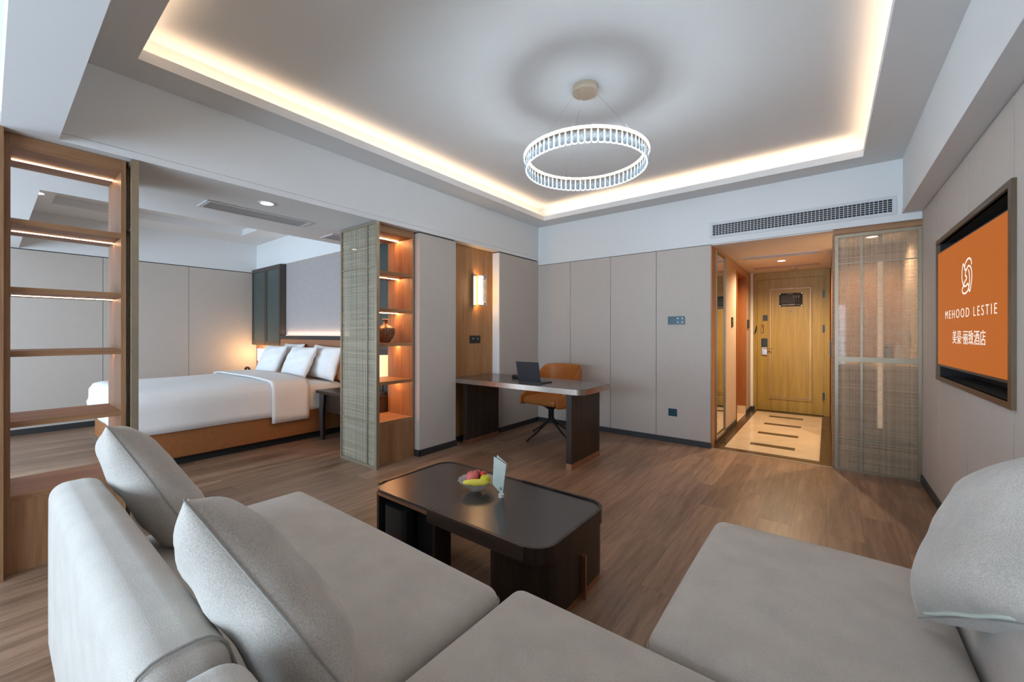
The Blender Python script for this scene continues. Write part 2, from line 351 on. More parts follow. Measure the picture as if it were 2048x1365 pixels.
# ================================================================ THE SHELL
XL, XR, YB = -3.267, 0.636, 4.83
ZS, ZC, ZT = 2.287, 2.763, 2.95       # soffit, ceiling border, tray
XF, YH = -7.78, 2.90                  # far bedroom wall, headboard wall
YW = -3.00                            # window wall behind the camera
b = MB(); b.box(XF-0.1, 0.9, YW-0.1, YB+0.02, -0.1, 0.0); struct(b.build('floor', 'floor_planks'), 'brown oak plank floor')
b = MB(); b.box(-1.3, 0.9, YB+0.02, 8.0, -0.1, 0.0); b.box(-0.893, -0.057, 4.99, 7.62, 0.0, 0.002, 1)
for y in (5.33, 5.985, 6.635, 7.26): b.box(-0.69, -0.272, y-0.06, y+0.06, 0.0021, 0.003)
b.box(-1.25, -1.0, 6.42, 7.2, 0.0, 0.004, 1)
struct(b.build('floor_entry', ['marble_dark', 'marble']), 'cream marble entry floor with dark borders and strips')
b = MB(); b.box(-1.0, XR, YB-0.01, YB+0.02, 0.0, 0.004); struct(b.build('trim_1', 'bronze'), 'thin metal threshold strip')

def panels(mb, fixed, cuts, z0, z1, along, side, th=0.02, gap=0.005):
    """cloth boards with dark open joints; fixed = face coordinate, side = +1 when the boards lie on the + side of it"""
    for a, c in zip(cuts[:-1], cuts[1:]):
        a2, c2 = a + gap/2, c - gap/2
        lo, hi = (fixed, fixed+th) if side > 0 else (fixed-th, fixed)
        if along == 'x': mb.box(a2, c2, lo, hi, z0, z1)
        else: mb.box(lo, hi, a2, c2, z0, z1)
# back wall
b = MB(); panels(b, YB, [-3.30, -2.744, -2.166, -1.591, -1.0], 0.055, 2.218, 'x', 1); b.box(-3.30, -1.004, YB+0.021, YB+0.12, 0, 2.225, 1)
struct(b.build('wall_back', ['wall_cloth', 'dark_gap']), 'greige cloth-panelled back wall')
b = MB(); b.box(-3.4, 0.9, YB, 5.02, 2.225, 2.99); struct(b.build('wall_header', 'paint'), 'white bulkhead above back wall and entry')
# left wall : column, niche, panel
b = MB()
b.box(-3.755, XL-0.02, 2.70, 3.1955, 0, 2.286, 1); b.box(XL-0.02, XL, 2.685, 3.196, 0.06, 2.272, 0); b.box(-3.755, XL-0.02, 2.685, 2.70, 0.06, 2.272, 0)
b.box(-3.755, -3.396, 3.196, 3.951, 0, 2.286, 1)
b.box(-3.755, XL-0.02, 3.966, YB+0.12, 0, 2.286, 1); b.box(-3.755, -3.39, 3.951, 3.966, 0, 2.286, 1); b.box(XL-0.02, XL, 3.965, YB, 0.055, 2.272, 0); b.box(-3.39, XL, 3.951, 3.965, 0.055, 2.272, 2)
struct(b.build('wall_left', ['wall_cloth', 'dark_gap', 'paint']), 'greige panelled wall with white-edged niche')
b = MB(); b.box(-3.395, -3.375, 3.197, 3.950, 0.055, 2.286); struct(b.build('trim_2', 'oak_panel'), 'oak veneer lining of the desk niche')
# right wall with a pocket for the television
cuts = [-3.0, -2.0, -1.2, -0.4, 0.35, 1.1, 1.9, 2.705, 3.436, 4.168, 4.83]
b = MB(); py0, py1, pz0, pz1 = 2.69, 4.17, 0.945, 1.895
for a, c in zip(cuts[:-1], cuts[1:]):
    a2, c2 = a+0.007, c-0.007
    if c2 <= py0 or a2 >= py1: b.box(XR, XR+0.02, a2, c2, 0.06, 2.280)
    else:
        if a2 < py0: b.box(XR, XR+0.02, a2, py0, 0.06, 2.280)
        if c2 > py1: b.box(XR, XR+0.02, py1, c2, 0.06, 2.280)
        l, h = max(a2, py0), min(c2, py1); b.box(XR, XR+0.02, l, h, 0.06, pz0); b.box(XR, XR+0.02, l, h, pz1, 2.280)
b.box(XR+0.004, XR+0.25, YW, py0, 0, 2.279, 1); b.box(XR+0.004, XR+0.25, py1, YB, 0, 2.279, 1); b.box(XR+0.004, XR+0.25, py0, py1, 0, pz0, 1); b.box(XR+0.004, XR+0.25, py0, py1, pz1, 2.279, 1)
b.box(XR+0.20, XR+0.25, py0, py1, pz0, pz1, 1)
b.box(XR, XR+0.25, YB+0.0, 8.0, 0, 2.30, 2)
struct(b.build('wall_right', ['wall_cloth', 'dark_gap', 'tan_wall']), 'greige cloth-panelled television wall')
# bedroom walls
b = MB(); panels(b, XF, [-3.0, -1.9, -0.9, 0.05, 0.965, 1.906, 2.85], 0.07, 2.275, 'y', -1); b.box(XF-0.12, XF-0.02, YW, 3.1, 0, ZS+0.03, 1); b.box(XF-0.12, XF, YW, 3.1, ZS, 2.99, 2)
struct(b.build('wall_bedroom_far', ['wall_cloth', 'dark_gap', 'paint']), 'greige cloth-panelled far bedroom wall')
b = MB(); b.box(XF, -3.755, YH, YH+0.1, 0, 2.99, 0); b.box(XF, -4.4, YH-0.05, YH, 2.335, 2.99, 0)
struct(b.build('wall_headboard', 'paint'), 'white wall above the headboard')
b = MB(); b.box(-6.70, -4.75, YH-0.03, YH, 1.215, 2.335); struct(b.build('trim_3', 'scale_cloth'), 'grey scale-patterned wall covering above the headboard')
# window wall behind the camera
b = MB()
b.box(XF-0.12, XR+0.25, YW-0.1, YW, 0, 0.35); b.box(XF-0.12, XR+0.25, YW-0.1, YW, 2.0, 2.6)
for x0, x1 in ((XF-0.12, -7.45), (-4.05, -3.15), (0.40, XR+0.25)): b.box(x0, x1, YW-0.1, YW, 0.35, 2.0)
struct(b.build('wall_window', 'paint'))
for i, (x0, x1) in enumerate(((-3.15, 0.40), (-7.45, -4.05))):
    b = MB(); f = 0.04
    b.box(x0, x1, YW-0.07, YW-0.03, 0.35, 0.35+f); b.box(x0, x1, YW-0.07, YW-0.03, 2.0-f, 2.0)
    for q in range(4): x = x0 + (x1-x0-f)*q/3; b.box(x, x+f, YW-0.07, YW-0.03, 0.35+f, 2.0-f)
    w = struct(b.build('window_%d' % (i+1), 'bronze_dark'))
    b = MB(); b.box(x0, x1, YW-0.055, YW-0.050, 0.39, 1.96); b.build('pane', 'window_glass', w)
# ceiling: border ring with lip, cove, tray, beams and soffits
b = MB(); tx0, tx1, ty0, ty1 = -3.003, 0.243, 0.507, 4.570
def ring(mb, ox0, ox1, oy0, oy1, ix0, ix1, iy0, iy1, z0, z1, m=0):
    mb.box(ox0, ix0, oy0, oy1, z0, z1, m); mb.box(ix1, ox1, oy0, oy1, z0, z1, m); mb.box(ix0, ix1, oy0, iy0, z0, z1, m); mb.box(ix0, ix1, iy1, oy1, z0, z1, m)
ring(b, XL, 0.515, 0.235, YB, tx0, tx1, ty0, ty1, ZC, ZC+0.03)
ring(b, tx0-0.012, tx1+0.012, ty0-0.012, ty1+0.012, tx0, tx1, ty0, ty1, ZC+0.03, ZC+0.062)
cx0, cx1, cy0, cy1 = tx0-0.10, tx1+0.10, ty0-0.10, ty1+0.10
ring(b, cx0-0.03, cx1+0.03, cy0-0.03, cy1+0.03, cx0, cx1, cy0, cy1, ZC+0.03, ZT)
b.box(cx0-0.03, cx1+0.03, cy0-0.03, cy1+0.03, ZT, ZT+0.04)
struct(b.build('ceiling', 'paint'), 'white tray ceiling with a warm lit cove')
b = MB()
b.box(-4.5, XL, 0.04, YB, ZS+0.045, 2.99); b.box(-4.5, XL+0.004, 0.04, YB, ZS, ZS+0.042)
struct(b.build('ceiling_beam_left', 'paint'), 'white dropped beam over the room divider')
b = MB(); b.box(0.515, XR+0.25, 0.04, YB, ZS+0.045, 2.99); b.box(0.509, XR+0.25, 0.04, YB, ZS, ZS+0.042)
struct(b.build('ceiling_beam_right', 'paint'), 'white dropped beam along the television wall')
b = MB(); b.box(XF, -4.5, 0.04, 0.235, ZS, 2.99); b.box(XL+0.004, 0.509, 0.04, 0.235, ZS, 2.99); b.box(XF-0.12, XR+0.25, YW-0.1, 0.04, 2.50, 2.60)
struct(b.build('ceiling_beam_window', 'paint'), 'white dropped beam beside the windows')
b = MB(); ring(b, XF, -4.5, 0.235, YH, -7.15, -4.95, 0.46, 2.42, ZC, ZC+0.09); b.box(XF, -4.5, 0.235, YH, ZC+0.09, ZC+0.13)
struct(b.build('ceiling_bedroom', 'paint'), 'white bedroom ceiling with shallow tray')
b = MB(); b.box(-1.3, XR+0.25, 5.02, 8.0, 2.24, 2.32); b.box(-1.0, XR, YB+0.02, 5.02, 2.215, 2.225)
struct(b.build('ceiling_entry', 'paint'), 'low white entry ceiling')
# entry walls
b = MB(); b.box(-1.15, -1.0, YB+0.125, 6.38, 0, 2.24, 0); b.box(-1.15, -0.995, 7.24, 7.79, 0, 2.24, 0); b.box(-1.15, -0.96, 7.70, 7.79, 0, 2.24, 1); b.box(-1.15, -1.0, 6.38, 7.24, 2.12, 2.24, 0)
struct(b.build('wall_entry_left', ['tan_wall', 'paint']), 'tan entry wall beside the mirror')
b = MB(); b.box(-1.3, XR+0.25, 7.84, 7.95, 0, 2.32); struct(b.build('wall_entry_end', 'tan_wall'))
b = MB(); b.box(-1.003, -0.992, YB+0.004, YB+0.19, 0.0, 2.215); struct(b.build('trim_4', 'oak_panel'), 'wooden edge of the entry opening')
# skirting
b = MB(); b.box(-3.26, -0.995, YB-0.012, YB, 0, 0.06); struct(b.build('baseboard_back', 'skirting'))
b = MB(); b.box(XL, XL+0.012, 3.951, YB, 0, 0.06); b.box(XL, XL+0.012, 2.675, 3.205, 0, 0.065); b.box(-3.33, XL+0.012, 2.672, 2.686, 0, 0.065); b.box(-3.375, -3.36, 3.2, 3.95, 0, 0.06)
struct(b.build('baseboard_left', 'skirting'))
b = MB(); b.box(XR-0.012, XR, YW, YB-0.01, 0, 0.065); struct(b.build('baseboard_right', 'skirting'))
b = MB(); b.box(XF, XF+0.012, YW, 2.77, 0, 0.075); struct(b.build('baseboard_bedroom', 'skirting'))
b = MB(); b.box(-1.0, -0.988, YB+0.16, 6.38, 0, 0.06); b.box(-0.995, -0.983, 7.24, 7.70, 0, 0.06); b.box(-1.0, -0.945, 7.69, 7.80, 0, 0.06)
struct(b.build('baseboard_entry', 'skirting'))

# ================================================================ DIVIDER SHELVES
def shelf_unit(label, y0, y1, led='led'):
    x0, x1 = -3.745, -3.335
    r = thing('open_shelf_unit', label, 'shelf', ((x0+x1)/2, (y0+y1)/2, 0), group='open oak shelf units of the divider')
    for a, c in ((y0, y0+0.022), (y1-0.022, y1)): MB().box(x0, x1, a, c, 0, ZS-0.003).build('side_panel', 'oak_z', r)
    MB().box(x0, x1, y0+0.022, y1-0.022, 2.215, ZS-0.003).build('top_panel', 'oak_y', r)
    MB().box(x0, x1, y0+0.022, y1-0.022, 0.0, 0.375).build('base_box', 'oak_z', r)
    MB().box(x0, x1+0.002, y0+0.022, y1-0.022, 0.376, 0.405).build('base_top', 'oak_y', r)
    for z in (1.832, 1.475, 1.14, 0.772):
        s = MB().box(x0, x1, y0+0.022, y1-0.022, z-0.015, z+0.015).build('shelf_board', 'oak_y', r)
        MB().box(-3.575, -3.565, y0+0.03, y1-0.024, z-0.018, z-0.0155).build('led_strip', led, s)
    MB().box(-3.575, -3.565, y0+0.03, y1-0.024, 2.211, 2.2145).build('led_strip', led, r)
    return r
s1 = shelf_unit('open oak shelf unit with lit boards at the left edge, behind the sofa', 0.052, 0.512)
MB().box(-3.75, XL, 0.030, 0.051, 0, 2.36).build('end_panel', 'oak_z', s1)
s2 = shelf_unit('open oak shelf unit with lit boards holding the brown vase', 2.215, 2.672, 'led_amber')
def glass_panel(label, y, name='sliding_glass_panel'):
    x0, x1, z0, z1 = -3.868, -3.245, 0.0, 2.278
    r = thing(name, label, 'sliding panel', ((x0+x1)/2, y, 0), group='sliding woven glass panels of the divider')
    f = 0.022; b = MB()
    b.box(x0, x0+f, y-0.014, y+0.014, z0, z1); b.box(x1-0.028, x1, y-0.016, y+0.016, z0, z1); b.box(x0+f, x1-0.028, y-0.014, y+0.014, z0, z0+0.026); b.box(x0+f, x1-0.028, y-0.014, y+0.014, z1-0.02, z1)
    b.build('frame', 'bronze', r)
    MB().box(x0+f, x1-0.028, y-0.004, y+0.004, z0+0.026, z1-0.02).build('woven_glass', 'woven_glass', r)
    MB().box(-3.414, -3.398, y-0.012, y+0.012, z0+0.026, z1-0.02).build('mullion', 'bronze', r)
    for z in (1.872, 0.42): MB().box(x0+f, x1-0.028, y-0.011, y+0.011, z-0.006, z+0.006).build('crossbar', 'bronze', r)
    return r
glass_panel('bronze-framed woven glass panel standing before the shelf with the vase', 2.19)
glass_panel('bronze-framed woven glass panel seen edge-on beside the left shelf unit', 0.538)
# vase
b = MB(); b.lathe([(0.001, 0), (0.045, 0.0), (0.052, 0.012), (0.085, 0.06), (0.100, 0.105), (0.092, 0.145), (0.060, 0.168), (0.030, 0.180), (0.020, 0.196), (0.019, 0.222), (0.034, 0.236), (0.030, 0.238), (0.016, 0.224), (0.014, 0.19)], (-3.545, 2.475, 1.156), 40)
tag(b.build('vase', 'vase_glaze', smooth=True), 'mottled brown narrow-necked round vase standing on the shelf', 'vase')

# ================================================================ DESK GROUP
d = thing('writing_desk', 'dark writing desk with metal-edged rounded top standing in the niche', 'desk', (-2.5, 3.53, 0))
b = MB(); b.prism(rrect(-3.365, -1.692, 3.197, 3.86, 0.10, 10), 0.70, 0.7495); b.build('metal_edge', 'steel_brushed', d, smooth=True, angle=0.5)
b = MB(); b.prism(rrect(-3.360, -1.697, 3.202, 3.855, 0.097, 10), 0.7497, 0.7515); b.build('desk_top', 'desk_glaze', d)
for (xa, xb, ya, yb_) in ((-1.903, -1.846, 3.275, 3.853), (-3.25, -3.195, 3.30, 3.86)):
    l = MB().box(xa, xb, ya, yb_, 0.05, 0.70).build('panel_leg', 'wenge', d)
    MB().box(xa-0.002, xb+0.002, ya-0.002, yb_+0.002, 0, 0.05).build('metal_foot', 'copper', l)
lp = thing('laptop', 'black laptop standing half open on the writing desk', 'laptop', (-2.350, 3.325, 0.7515), 0.02)
w = 0.135
MB().box(-w, w, 0.0, 0.205, 0.0, 0.012, bev=0.003).build('keyboard_base', 'laptop_black', lp, local=True)
b = MB(); b.box(-w+0.02, w-0.02, 0.03, 0.12, 0.0125, 0.0135); b.build('keyboard', 'black', lp, local=True)
lid = MB().box(-w, w, -0.008, 0.0, 0.0, 0.212, bev=0.003).build('screen_lid', 'laptop_black', lp, local=True); lid.rotation_euler = (0.22, 0, 0); lid.location = (0, 0.0, 0.012)
MB().box(-w+0.008, w-0.008, 0.0003, 0.0015, 0.012, 0.204).build('display', 'black', lid, local=True)
b = MB(); b.soft(-2.80, -2.70, 3.60, 3.66, 0.7515, 0.785, 0.015, 0.004, n=4); tag(b.build('computer_mouse', 'black', smooth=True), 'small black computer mouse lying on the desk behind the laptop', 'mouse')
# chair
ch = thing('office_chair', 'orange leather swivel chair on black star base behind the desk', 'chair', (-2.625, 4.16, 0), -0.10)
b = MB(); b.soft(-0.24, 0.24, -0.25, 0.22, 0.415, 0.500, 0.035, 0.012, n=8); b.build('seat', 'leather_orange', ch, local=True, smooth=True, angle=1.2)
b = MB()
prof = [(-0.275, -0.27, 0.40, 0.50), (-0.285, -0.10, 0.39, 0.57), (-0.285, 0.08, 0.39, 0.74), (-0.280, 0.17, 0.40, 0.858), (-0.245, 0.255, 0.42, 0.874), (-0.10, 0.288, 0.44, 0.872), (0, 0.295, 0.45, 0.873)]
pr = prof + [(-x, y, a, c) for x, y, a, c in reversed(prof[:-1])]
vs, n_, K = [], len(pr), 8
for side_ in (0, 1):
    for (x, y, za, zb) in pr:
        q = Vector((x, y-0.02, 0)).normalized(); 
        for k in range(K+1):
            tt = k/K; z = za + (zb-za)*tt; lean = 0.05*max(0, (z-0.5)/0.37)*(max(0, y)/0.3)
            p = Vector((x, y+lean, z)) + q*(0.016 if side_ == 0 else -0.016)*math.sqrt(max(0.05, 1-(2*tt-1)**6)); vs.append(p)
A = lambda s_, i, k: s_*n_*(K+1) + i*(K+1) + k
fs = []
for i in range(n_-1):
    for k in range(K): fs.append((A(0, i, k), A(0, i+1, k), A(0, i+1, k+1), A(0, i, k+1))); fs.append((A(1, i, k+1), A(1, i+1, k+1), A(1, i+1, k), A(1, i, k)))
    fs.append((A(0, i, K), A(0, i+1, K), A(1, i+1, K), A(1, i, K))); fs.append((A(1, i, 0), A(1, i+1, 0), A(0, i+1, 0), A(0, i, 0)))
for k in range(K): fs.append((A(1, 0, k), A(0, 0, k), A(0, 0, k+1), A(1, 0, k+1))); fs.append((A(0, n_-1, k), A(1, n_-1, k), A(1, n_-1, k+1), A(0, n_-1, k+1)))
b._take(vs, fs, 0); bo = b.build('backrest', 'leather_orange', ch, local=True, smooth=True, angle=1.2)
sm = bo.modifiers.new('s', 'SUBSURF'); sm.levels = 1; sm.render_levels = 1
b = MB(); b.lathe([(0.001, 0.345), (0.05, 0.345), (0.10, 0.38), (0.19, 0.405), (0.19, 0.416), (0.001, 0.416)], seg=24); b.build('seat_plate', 'black', ch, local=True, smooth=True)
b = MB()
for a in (0.5, 0.5+PI/2, 0.5+PI, 0.5+1.5*PI): b.tube([(0.022*math.cos(a), 0.022*math.sin(a), z) for z in (0.36, 0.30, 0.22)], 0.013)
b.build('column', 'black', ch, local=True, smooth=True)
for a in (-1.80, -1.80+PI/2, -1.80+PI, -1.80+1.5*PI):
    c_, s_ = math.cos(a), math.sin(a); b = MB(); b.tube([(0.02*c_, 0.02*s_, 0.24), (0.06*c_, 0.06*s_, 0.19), (0.20*c_, 0.20*s_, 0.095), (0.35*c_, 0.35*s_, 0.012)], 0.012, rs=[0.015, 0.014, 0.012, 0.010]); l = b.build('leg', 'black', ch, local=True, smooth=True)
    b = MB(); b.cyl((0.35*c_, 0.35*s_, 0.0), (0.35*c_, 0.35*s_, 0.016), 0.014); b.build('glide', 'black_matt', l, local=True)
# sconce in niche
sc = thing('wall_sconce', 'lit glass tube wall sconce with metal backplate on niche oak', 'wall lamp', (-3.375, 3.63, 1.56))
MB().box(-3.375, -3.335, 3.555, 3.605, 1.575, 1.965).build('backplate', 'steel_brushed', sc)
b = MB(); b.cyl((-3.29, 3.625, 1.60), (-3.29, 3.625, 1.94), 0.024, 20); b.build('light_tube', 'sconce_glow', sc, smooth=True)
b = MB(); b.prism(rrect(-3.325, -3.255, 3.655, 3.715, 0.02, 5), 1.585, 1.955); b.build('glass_block', 'crystal', sc, smooth=True)
for z in (1.605, 1.925): MB().box(-3.335, -3.25, 3.640, 3.675, z-0.016, z+0.016, bev=0.003).build('clip', 'steel_brushed', sc)
for z in (1.64, 1.77, 1.90): point('sconce_light', (-3.342, 3.628, z), 1.3, AMBER, 0.02)
def plate(name, label, cat, x0, x1, y0, y1, z0, z1, mat, dots, axis, group=None):
    o = tag(MB().box(x0, x1, y0, y1, z0, z1, bev=0.0015).build(name, mat), label, cat, group)
    for (p, q) in dots:
        b = MB()
        if axis == 'x': b.cyl((x1, p, q), (x1+0.0015, p, q), 0.0055, 10)
        elif axis == '-x': b.cyl((x0, p, q), (x0-0.0015, p, q), 0.0055, 10)
        else: b.cyl((p, y0, q), (p, y0-0.0015, q), 0.0055, 10)
        b.build('button', 'indicator', o)
    return o
plate('light_switch', 'black double switch plate on the niche oak below the sconce', 'switch', -3.375, -3.368, 3.528, 3.714, 1.132, 1.225, 'black', [(3.585, 1.188), (3.665, 1.188)], 'x')
plate('thermostat', 'dark blue touch panel at eye level on the back wall', 'switch panel', -1.456, -1.268, YB-0.008, YB, 1.357, 1.449, 'switch_blue', [(-1.345, 1.425), (-1.295, 1.425), (-1.345, 1.382), (-1.295, 1.382)], 'y')
plate('power_socket', 'dark blue square socket low on the back wall', 'socket', -1.449, -1.354, YB-0.008, YB, 0.303, 0.388, 'switch_blue', [], 'y')

# ================================================================ COFFEE TABLE
ct = thing('coffee_table', 'dark brown coffee table with rounded top on box ends', 'table', (-1.52, 1.69, 0))
X0, X1, Y0, Y1 = -2.135, -0.905, 1.375, 2.005
MB().prism(rrect(X0+0.012, X1-0.012, Y0+0.012, Y1-0.012, 0.10, 10), 0.325, 0.348).build('tabletop', 'table_glaze', ct)
def band(mb, path, w_, z0, z1):
    """upright band of thickness w_ following path (to its left)"""
    n = len(path); P = [Vector(p) for p in path]; inn = []
    for i in range(n):
        d_ = (P[min(i+1, n-1)] - P[max(i-1, 0)]).normalized(); inn.append(P[i] + Vector((-d_.y, d_.x))*w_)
    v = [(p.x, p.y, z0) for p in P] + [(p.x, p.y, z1) for p in P] + [(p.x, p.y, z0) for p in inn] + [(p.x, p.y, z1) for p in inn]
    f = []
    for i in range(n-1): f += [(i, i+1, n+i+1, n+i), (2*n+i+1, 2*n+i, 3*n+i, 3*n+i+1), (n+i, n+i+1, 3*n+i+1, 3*n+i), (i+1, i, 2*n+i, 2*n+i+1)]
    f += [(0, n, 3*n, 2*n), (n-1, 3*n-1, 4*n-1, 2*n-1)]
    mb._take(v, f, 0)
rr = rrect(X0, X1, Y0, Y1, 0.11, 10)    # starts at bottom-right corner, goes counter-clockwise
b = MB(); band(b, [(-1.61, Y0-0.005)] + [(-1.00, Y0-0.005)], 0.018, 0.290, 0.3575); b.build('front_rail', 'wenge_x', ct)
b = MB(); band(b, [(-1.018, Y0)] + rr[1:22] + [(-1.463, Y1)], 0.014, 0.285, 0.357); b.build('rim', 'wenge', ct, smooth=True, angle=0.5)
b = MB(); band(b, rr[22:43] + [(X0+0.06, Y0)], 0.014, 0.305, 0.357) if False else band(b, rr[20:34], 0.014, 0.305, 0.352); b.build('rim', 'wenge', ct, smooth=True, angle=0.5)
b = MB(); pth = [p for p in rr[33:]]; band(b, pth[:4], 0.016, 0.305, 0.357); b.build('rim_end', 'bronze_dark', ct, smooth=True)
MB().box(X0+0.085, -1.61, Y0+0.006, Y0+0.014, 0.318, 0.334).build('copper_strip', 'copper', ct)
# right box end
rb = MB(); rb.prism(rrect(-1.273, -0.915, 1.42, 1.99, 0.09, 8), 0.022, 0.325); rbo = rb.build('box_end', 'wenge', ct, smooth=True, angle=0.5)
rb = MB(); rb.prism(rrect(-1.270, -0.913, 1.423, 1.992, 0.09, 8), 0.0, 0.022); rb.build('metal_base', 'copper', rbo, smooth=True, angle=0.5)
MB().box(-0.916, -0.892, 1.715, 1.727, 0.0, 0.205).build('metal_handle', 'copper', rbo)
# left open cubby
b = MB(); b.box(-2.085, -2.065, 1.40, 1.53, 0, 0.325); b.box(-1.60, -1.58, 1.40, 1.50, 0, 0.325); b.box(-2.065, -1.60, 1.515, 1.53, 0, 0.325); b.box(-2.065, -1.60, 1.41, 1.515, 0.0, 0.02)
b.build('open_cubby', 'wenge', ct)
b = MB(); b.box(-2.064, -2.058, 1.41, 1.514, 0.02, 0.324); b.box(-1.607, -1.601, 1.41, 1.514, 0.02, 0.324); b.box(-2.058, -1.607, 1.508, 1.514, 0.02, 0.324); b.build('cubby_lining', 'black_matt', ct)
b = MB(); b.prism(rrect(-2.03, -1.84, 1.405, 1.505, 0.03, 6), 0.0205, 0.262); tag(b.build('waste_bin', 'laptop_black', smooth=True, angle=0.5), 'black rounded waste bin inside the coffee table cubby', 'bin')
# bowl and fruit
bx, by, bz = -1.60, 1.735, 0.3486
b = MB(); sc_ = lambda a, j: 1 + (0.035*math.cos(14*a) if j > 3 else 0.01*math.cos(28*a))
b.lathe([(0.001, 0.004), (0.035, 0.0), (0.040, 0.004), (0.060, 0.018), (0.085, 0.038), (0.105, 0.056), (0.108, 0.058), (0.100, 0.056), (0.080, 0.040), (0.055, 0.022), (0.036, 0.010), (0.001, 0.009)], (bx, by, bz), 84, mod=sc_)
tag(b.build('fruit_bowl', 'bowl_glass', smooth=True), 'scalloped clear glass bowl on the coffee table holding fruit', 'bowl')
b = MB(); cr = Vector((math.cos(YAW), math.sin(YAW), 0)); fw_ = Vector((-math.sin(YAW), math.cos(YAW), 0))
c0 = Vector((bx, by, bz))
pts = [c0 + cr*(0.085*math.sin(a)) - fw_*(0.050+0.022*math.cos(a*0.9)-0.015) + Vector((0, 0, 0.052+0.008*math.cos(a))) for a in [(-1.05+2.1*i/10) for i in range(11)]]
b.tube(pts, 0.016, 10, rs=[0.006, 0.013, 0.016, 0.018, 0.019, 0.019, 0.019, 0.018, 0.016, 0.012, 0.005]); tag(b.build('banana', 'banana', smooth=True), 'yellow banana lying in the glass bowl', 'fruit')
def fruit(name, label, mat, dr, df, z, r, sz=0.95, stem=False):
    p = c0 + cr*dr + fw_*df + Vector((0, 0, z)); b = MB(); b.ball((0, 0, 0), r, 1, 1, sz)
    for v in b.bm.verts:
        h = v.co.xy.length/r
        if v.co.z > 0: v.co.z -= 0.25*r*max(0, 1-h*2.4)
    o = b.build(name, mat, local=True, smooth=True, angle=3); o.location = p; tag(o, label, 'fruit')
    b = MB(); b.tube([(0, 0, r*0.68), (0.002, 0.001, r*0.95), (0.004, 0.002, r*1.08)], 0.0012, 6); b.build('stem', 'wenge', o, local=True)
    return o
fruit('peach', 'larger pink peach in the glass bowl, behind the banana', 'peach', -0.028, 0.010, 0.066, 0.038)
fruit('plum', 'small dark pink plum at the back of the glass bowl', 'plum', -0.002, 0.050, 0.068, 0.030)
fruit('cherry', 'small round bright red fruit in the glass bowl', 'cherry', 0.036, 0.022, 0.078, 0.021)
fruit('pear', 'yellow green pear at the right of the glass bowl', 'pear', 0.050, -0.016, 0.060, 0.032)
# card and holder
hx, hy = -1.418, 1.735
b = MB(); b.cyl((0, 0, 0), (0, 0, 0.018), 0.0155, 28); o = b.build('card_holder', 'white_plastic', local=True, smooth=True, angle=0.6); o.location = (hx, hy, 0.348); tag(o, 'small round white card holder on the coffee table', 'card holder')
cdz = 0.360; b = MB(); up_ = Vector((0, 0, 1)); cu = (cr*0.93 - fw_*0.37).normalized(); cn = Vector((cu.y, -cu.x, 0))   # cn faces the camera side
for k in (0, 1):
    q = [cu*0.008, cu*-0.052 + up_*0.052, cu*-0.044 + up_*0.208, cu*0.030 + up_*0.170]
    if k: q = [p - cn*0.004 - (cn*0.012 if p.z > 0.1 else cn*0) + (cu*0.012 + up_*0.004 if p.z > 0.19 else cu*0) for p in q]
    v = [p + cn*0.0007 for p in q] + [p - cn*0.0007 for p in q]
    b._take(v, [(0, 1, 2, 3), (7, 6, 5, 4), (0, 3, 7, 4), (3, 2, 6, 7), (2, 1, 5, 6), (1, 0, 4, 5)], 0)
o = b.build('menu_card', 'card_green', local=True); o.location = (hx, hy, cdz); tag(o, 'pale green folded card slotted in the white holder', 'card')
b = MB()
def flat_stroke(mb, pts, w_, z=0.0, m=0, closed=False, th=0.0008):
    """flat ribbon in the local xy plane (z = thickness)"""
    P = [Vector((p[0], p[1])) for p in pts]
    if closed: P.append(P[0])
    n = len(P); v = []
    for i in range(n):
        if closed: a_, c_ = P[(i-1) % (n-1)], P[(i+1) % (n-1)]
        else: a_, c_ = P[max(i-1, 0)], P[min(i+1, n-1)]
        d_ = (c_-a_); d_ = d_.normalized() if d_.length else Vector((1, 0)); nn = Vector((-d_.y, d_.x))*w_/2
        for s_ in (1, -1):
            for zz in (z, z+th): q = P[i] + nn*s_; v.append((q.x, q.y, zz))
    f = []
    for i in range(n-1):
        a_ = i*4; c_ = a_+4; f += [(a_+1, a_+3, c_+3, c_+1), (a_, c_, c_+2, a_+2), (a_, a_+1, c_+1, c_), (a_+2, c_+2, c_+3, a_+3)]
    f += [(0, 2, 3, 1), ((n-1)*4, (n-1)*4+1, (n-1)*4+3, (n-1)*4+2)]
    mb._take(v, f, m)
def smoothp(pts, k=5):
    out = []; n = len(pts)
    for i in range(n-1):
        p0, p1, p2, p3 = [Vector(pts[max(0, min(n-1, j))]) for j in (i-1, i, i+1, i+2)]
        for q in range(k):
            t_ = q/k; out.append(0.5*((2*p1) + (-p0+p2)*t_ + (2*p0-5*p1+4*p2-p3)*t_*t_ + (-p0+3*p1-3*p2+p3)*t_**3))
    out.append(Vector(pts[-1])); return [(p.x, p.y) for p in out]
LOGO = [[(380,262),(368,330),(366,420),(380,500),(408,528),(432,503)],
        [(398,345),(400,292),(418,248),(445,230),(468,258),(474,312)],
        [(380,262),(394,300),(412,352),(440,312),(468,345),(478,430),(470,520),(457,592),(446,572),(453,480),(449,400),(440,352)],
        [(390,512),(368,555),(377,595),(400,607),(428,590),(445,545),(432,503)],
        [(412,352),(404,400),(421,440),(396,480),(390,512)], [(412,408),(418,424)]]
def logo(mb, W_, H_, wd, th=0.0008):
    for st in LOGO: flat_stroke(mb, smoothp([((x-421)/112*W_, (418-y)/377*H_) for x, y in st]) if len(st) > 2 else [((x-421)/112*W_, (418-y)/377*H_) for x, y in st], wd, 0, 0, th=th)
logo(b, 0.012, 0.016, 0.0014, 0.0004)
o2 = b.build('printed_logo', 'card_ink', o, local=True)
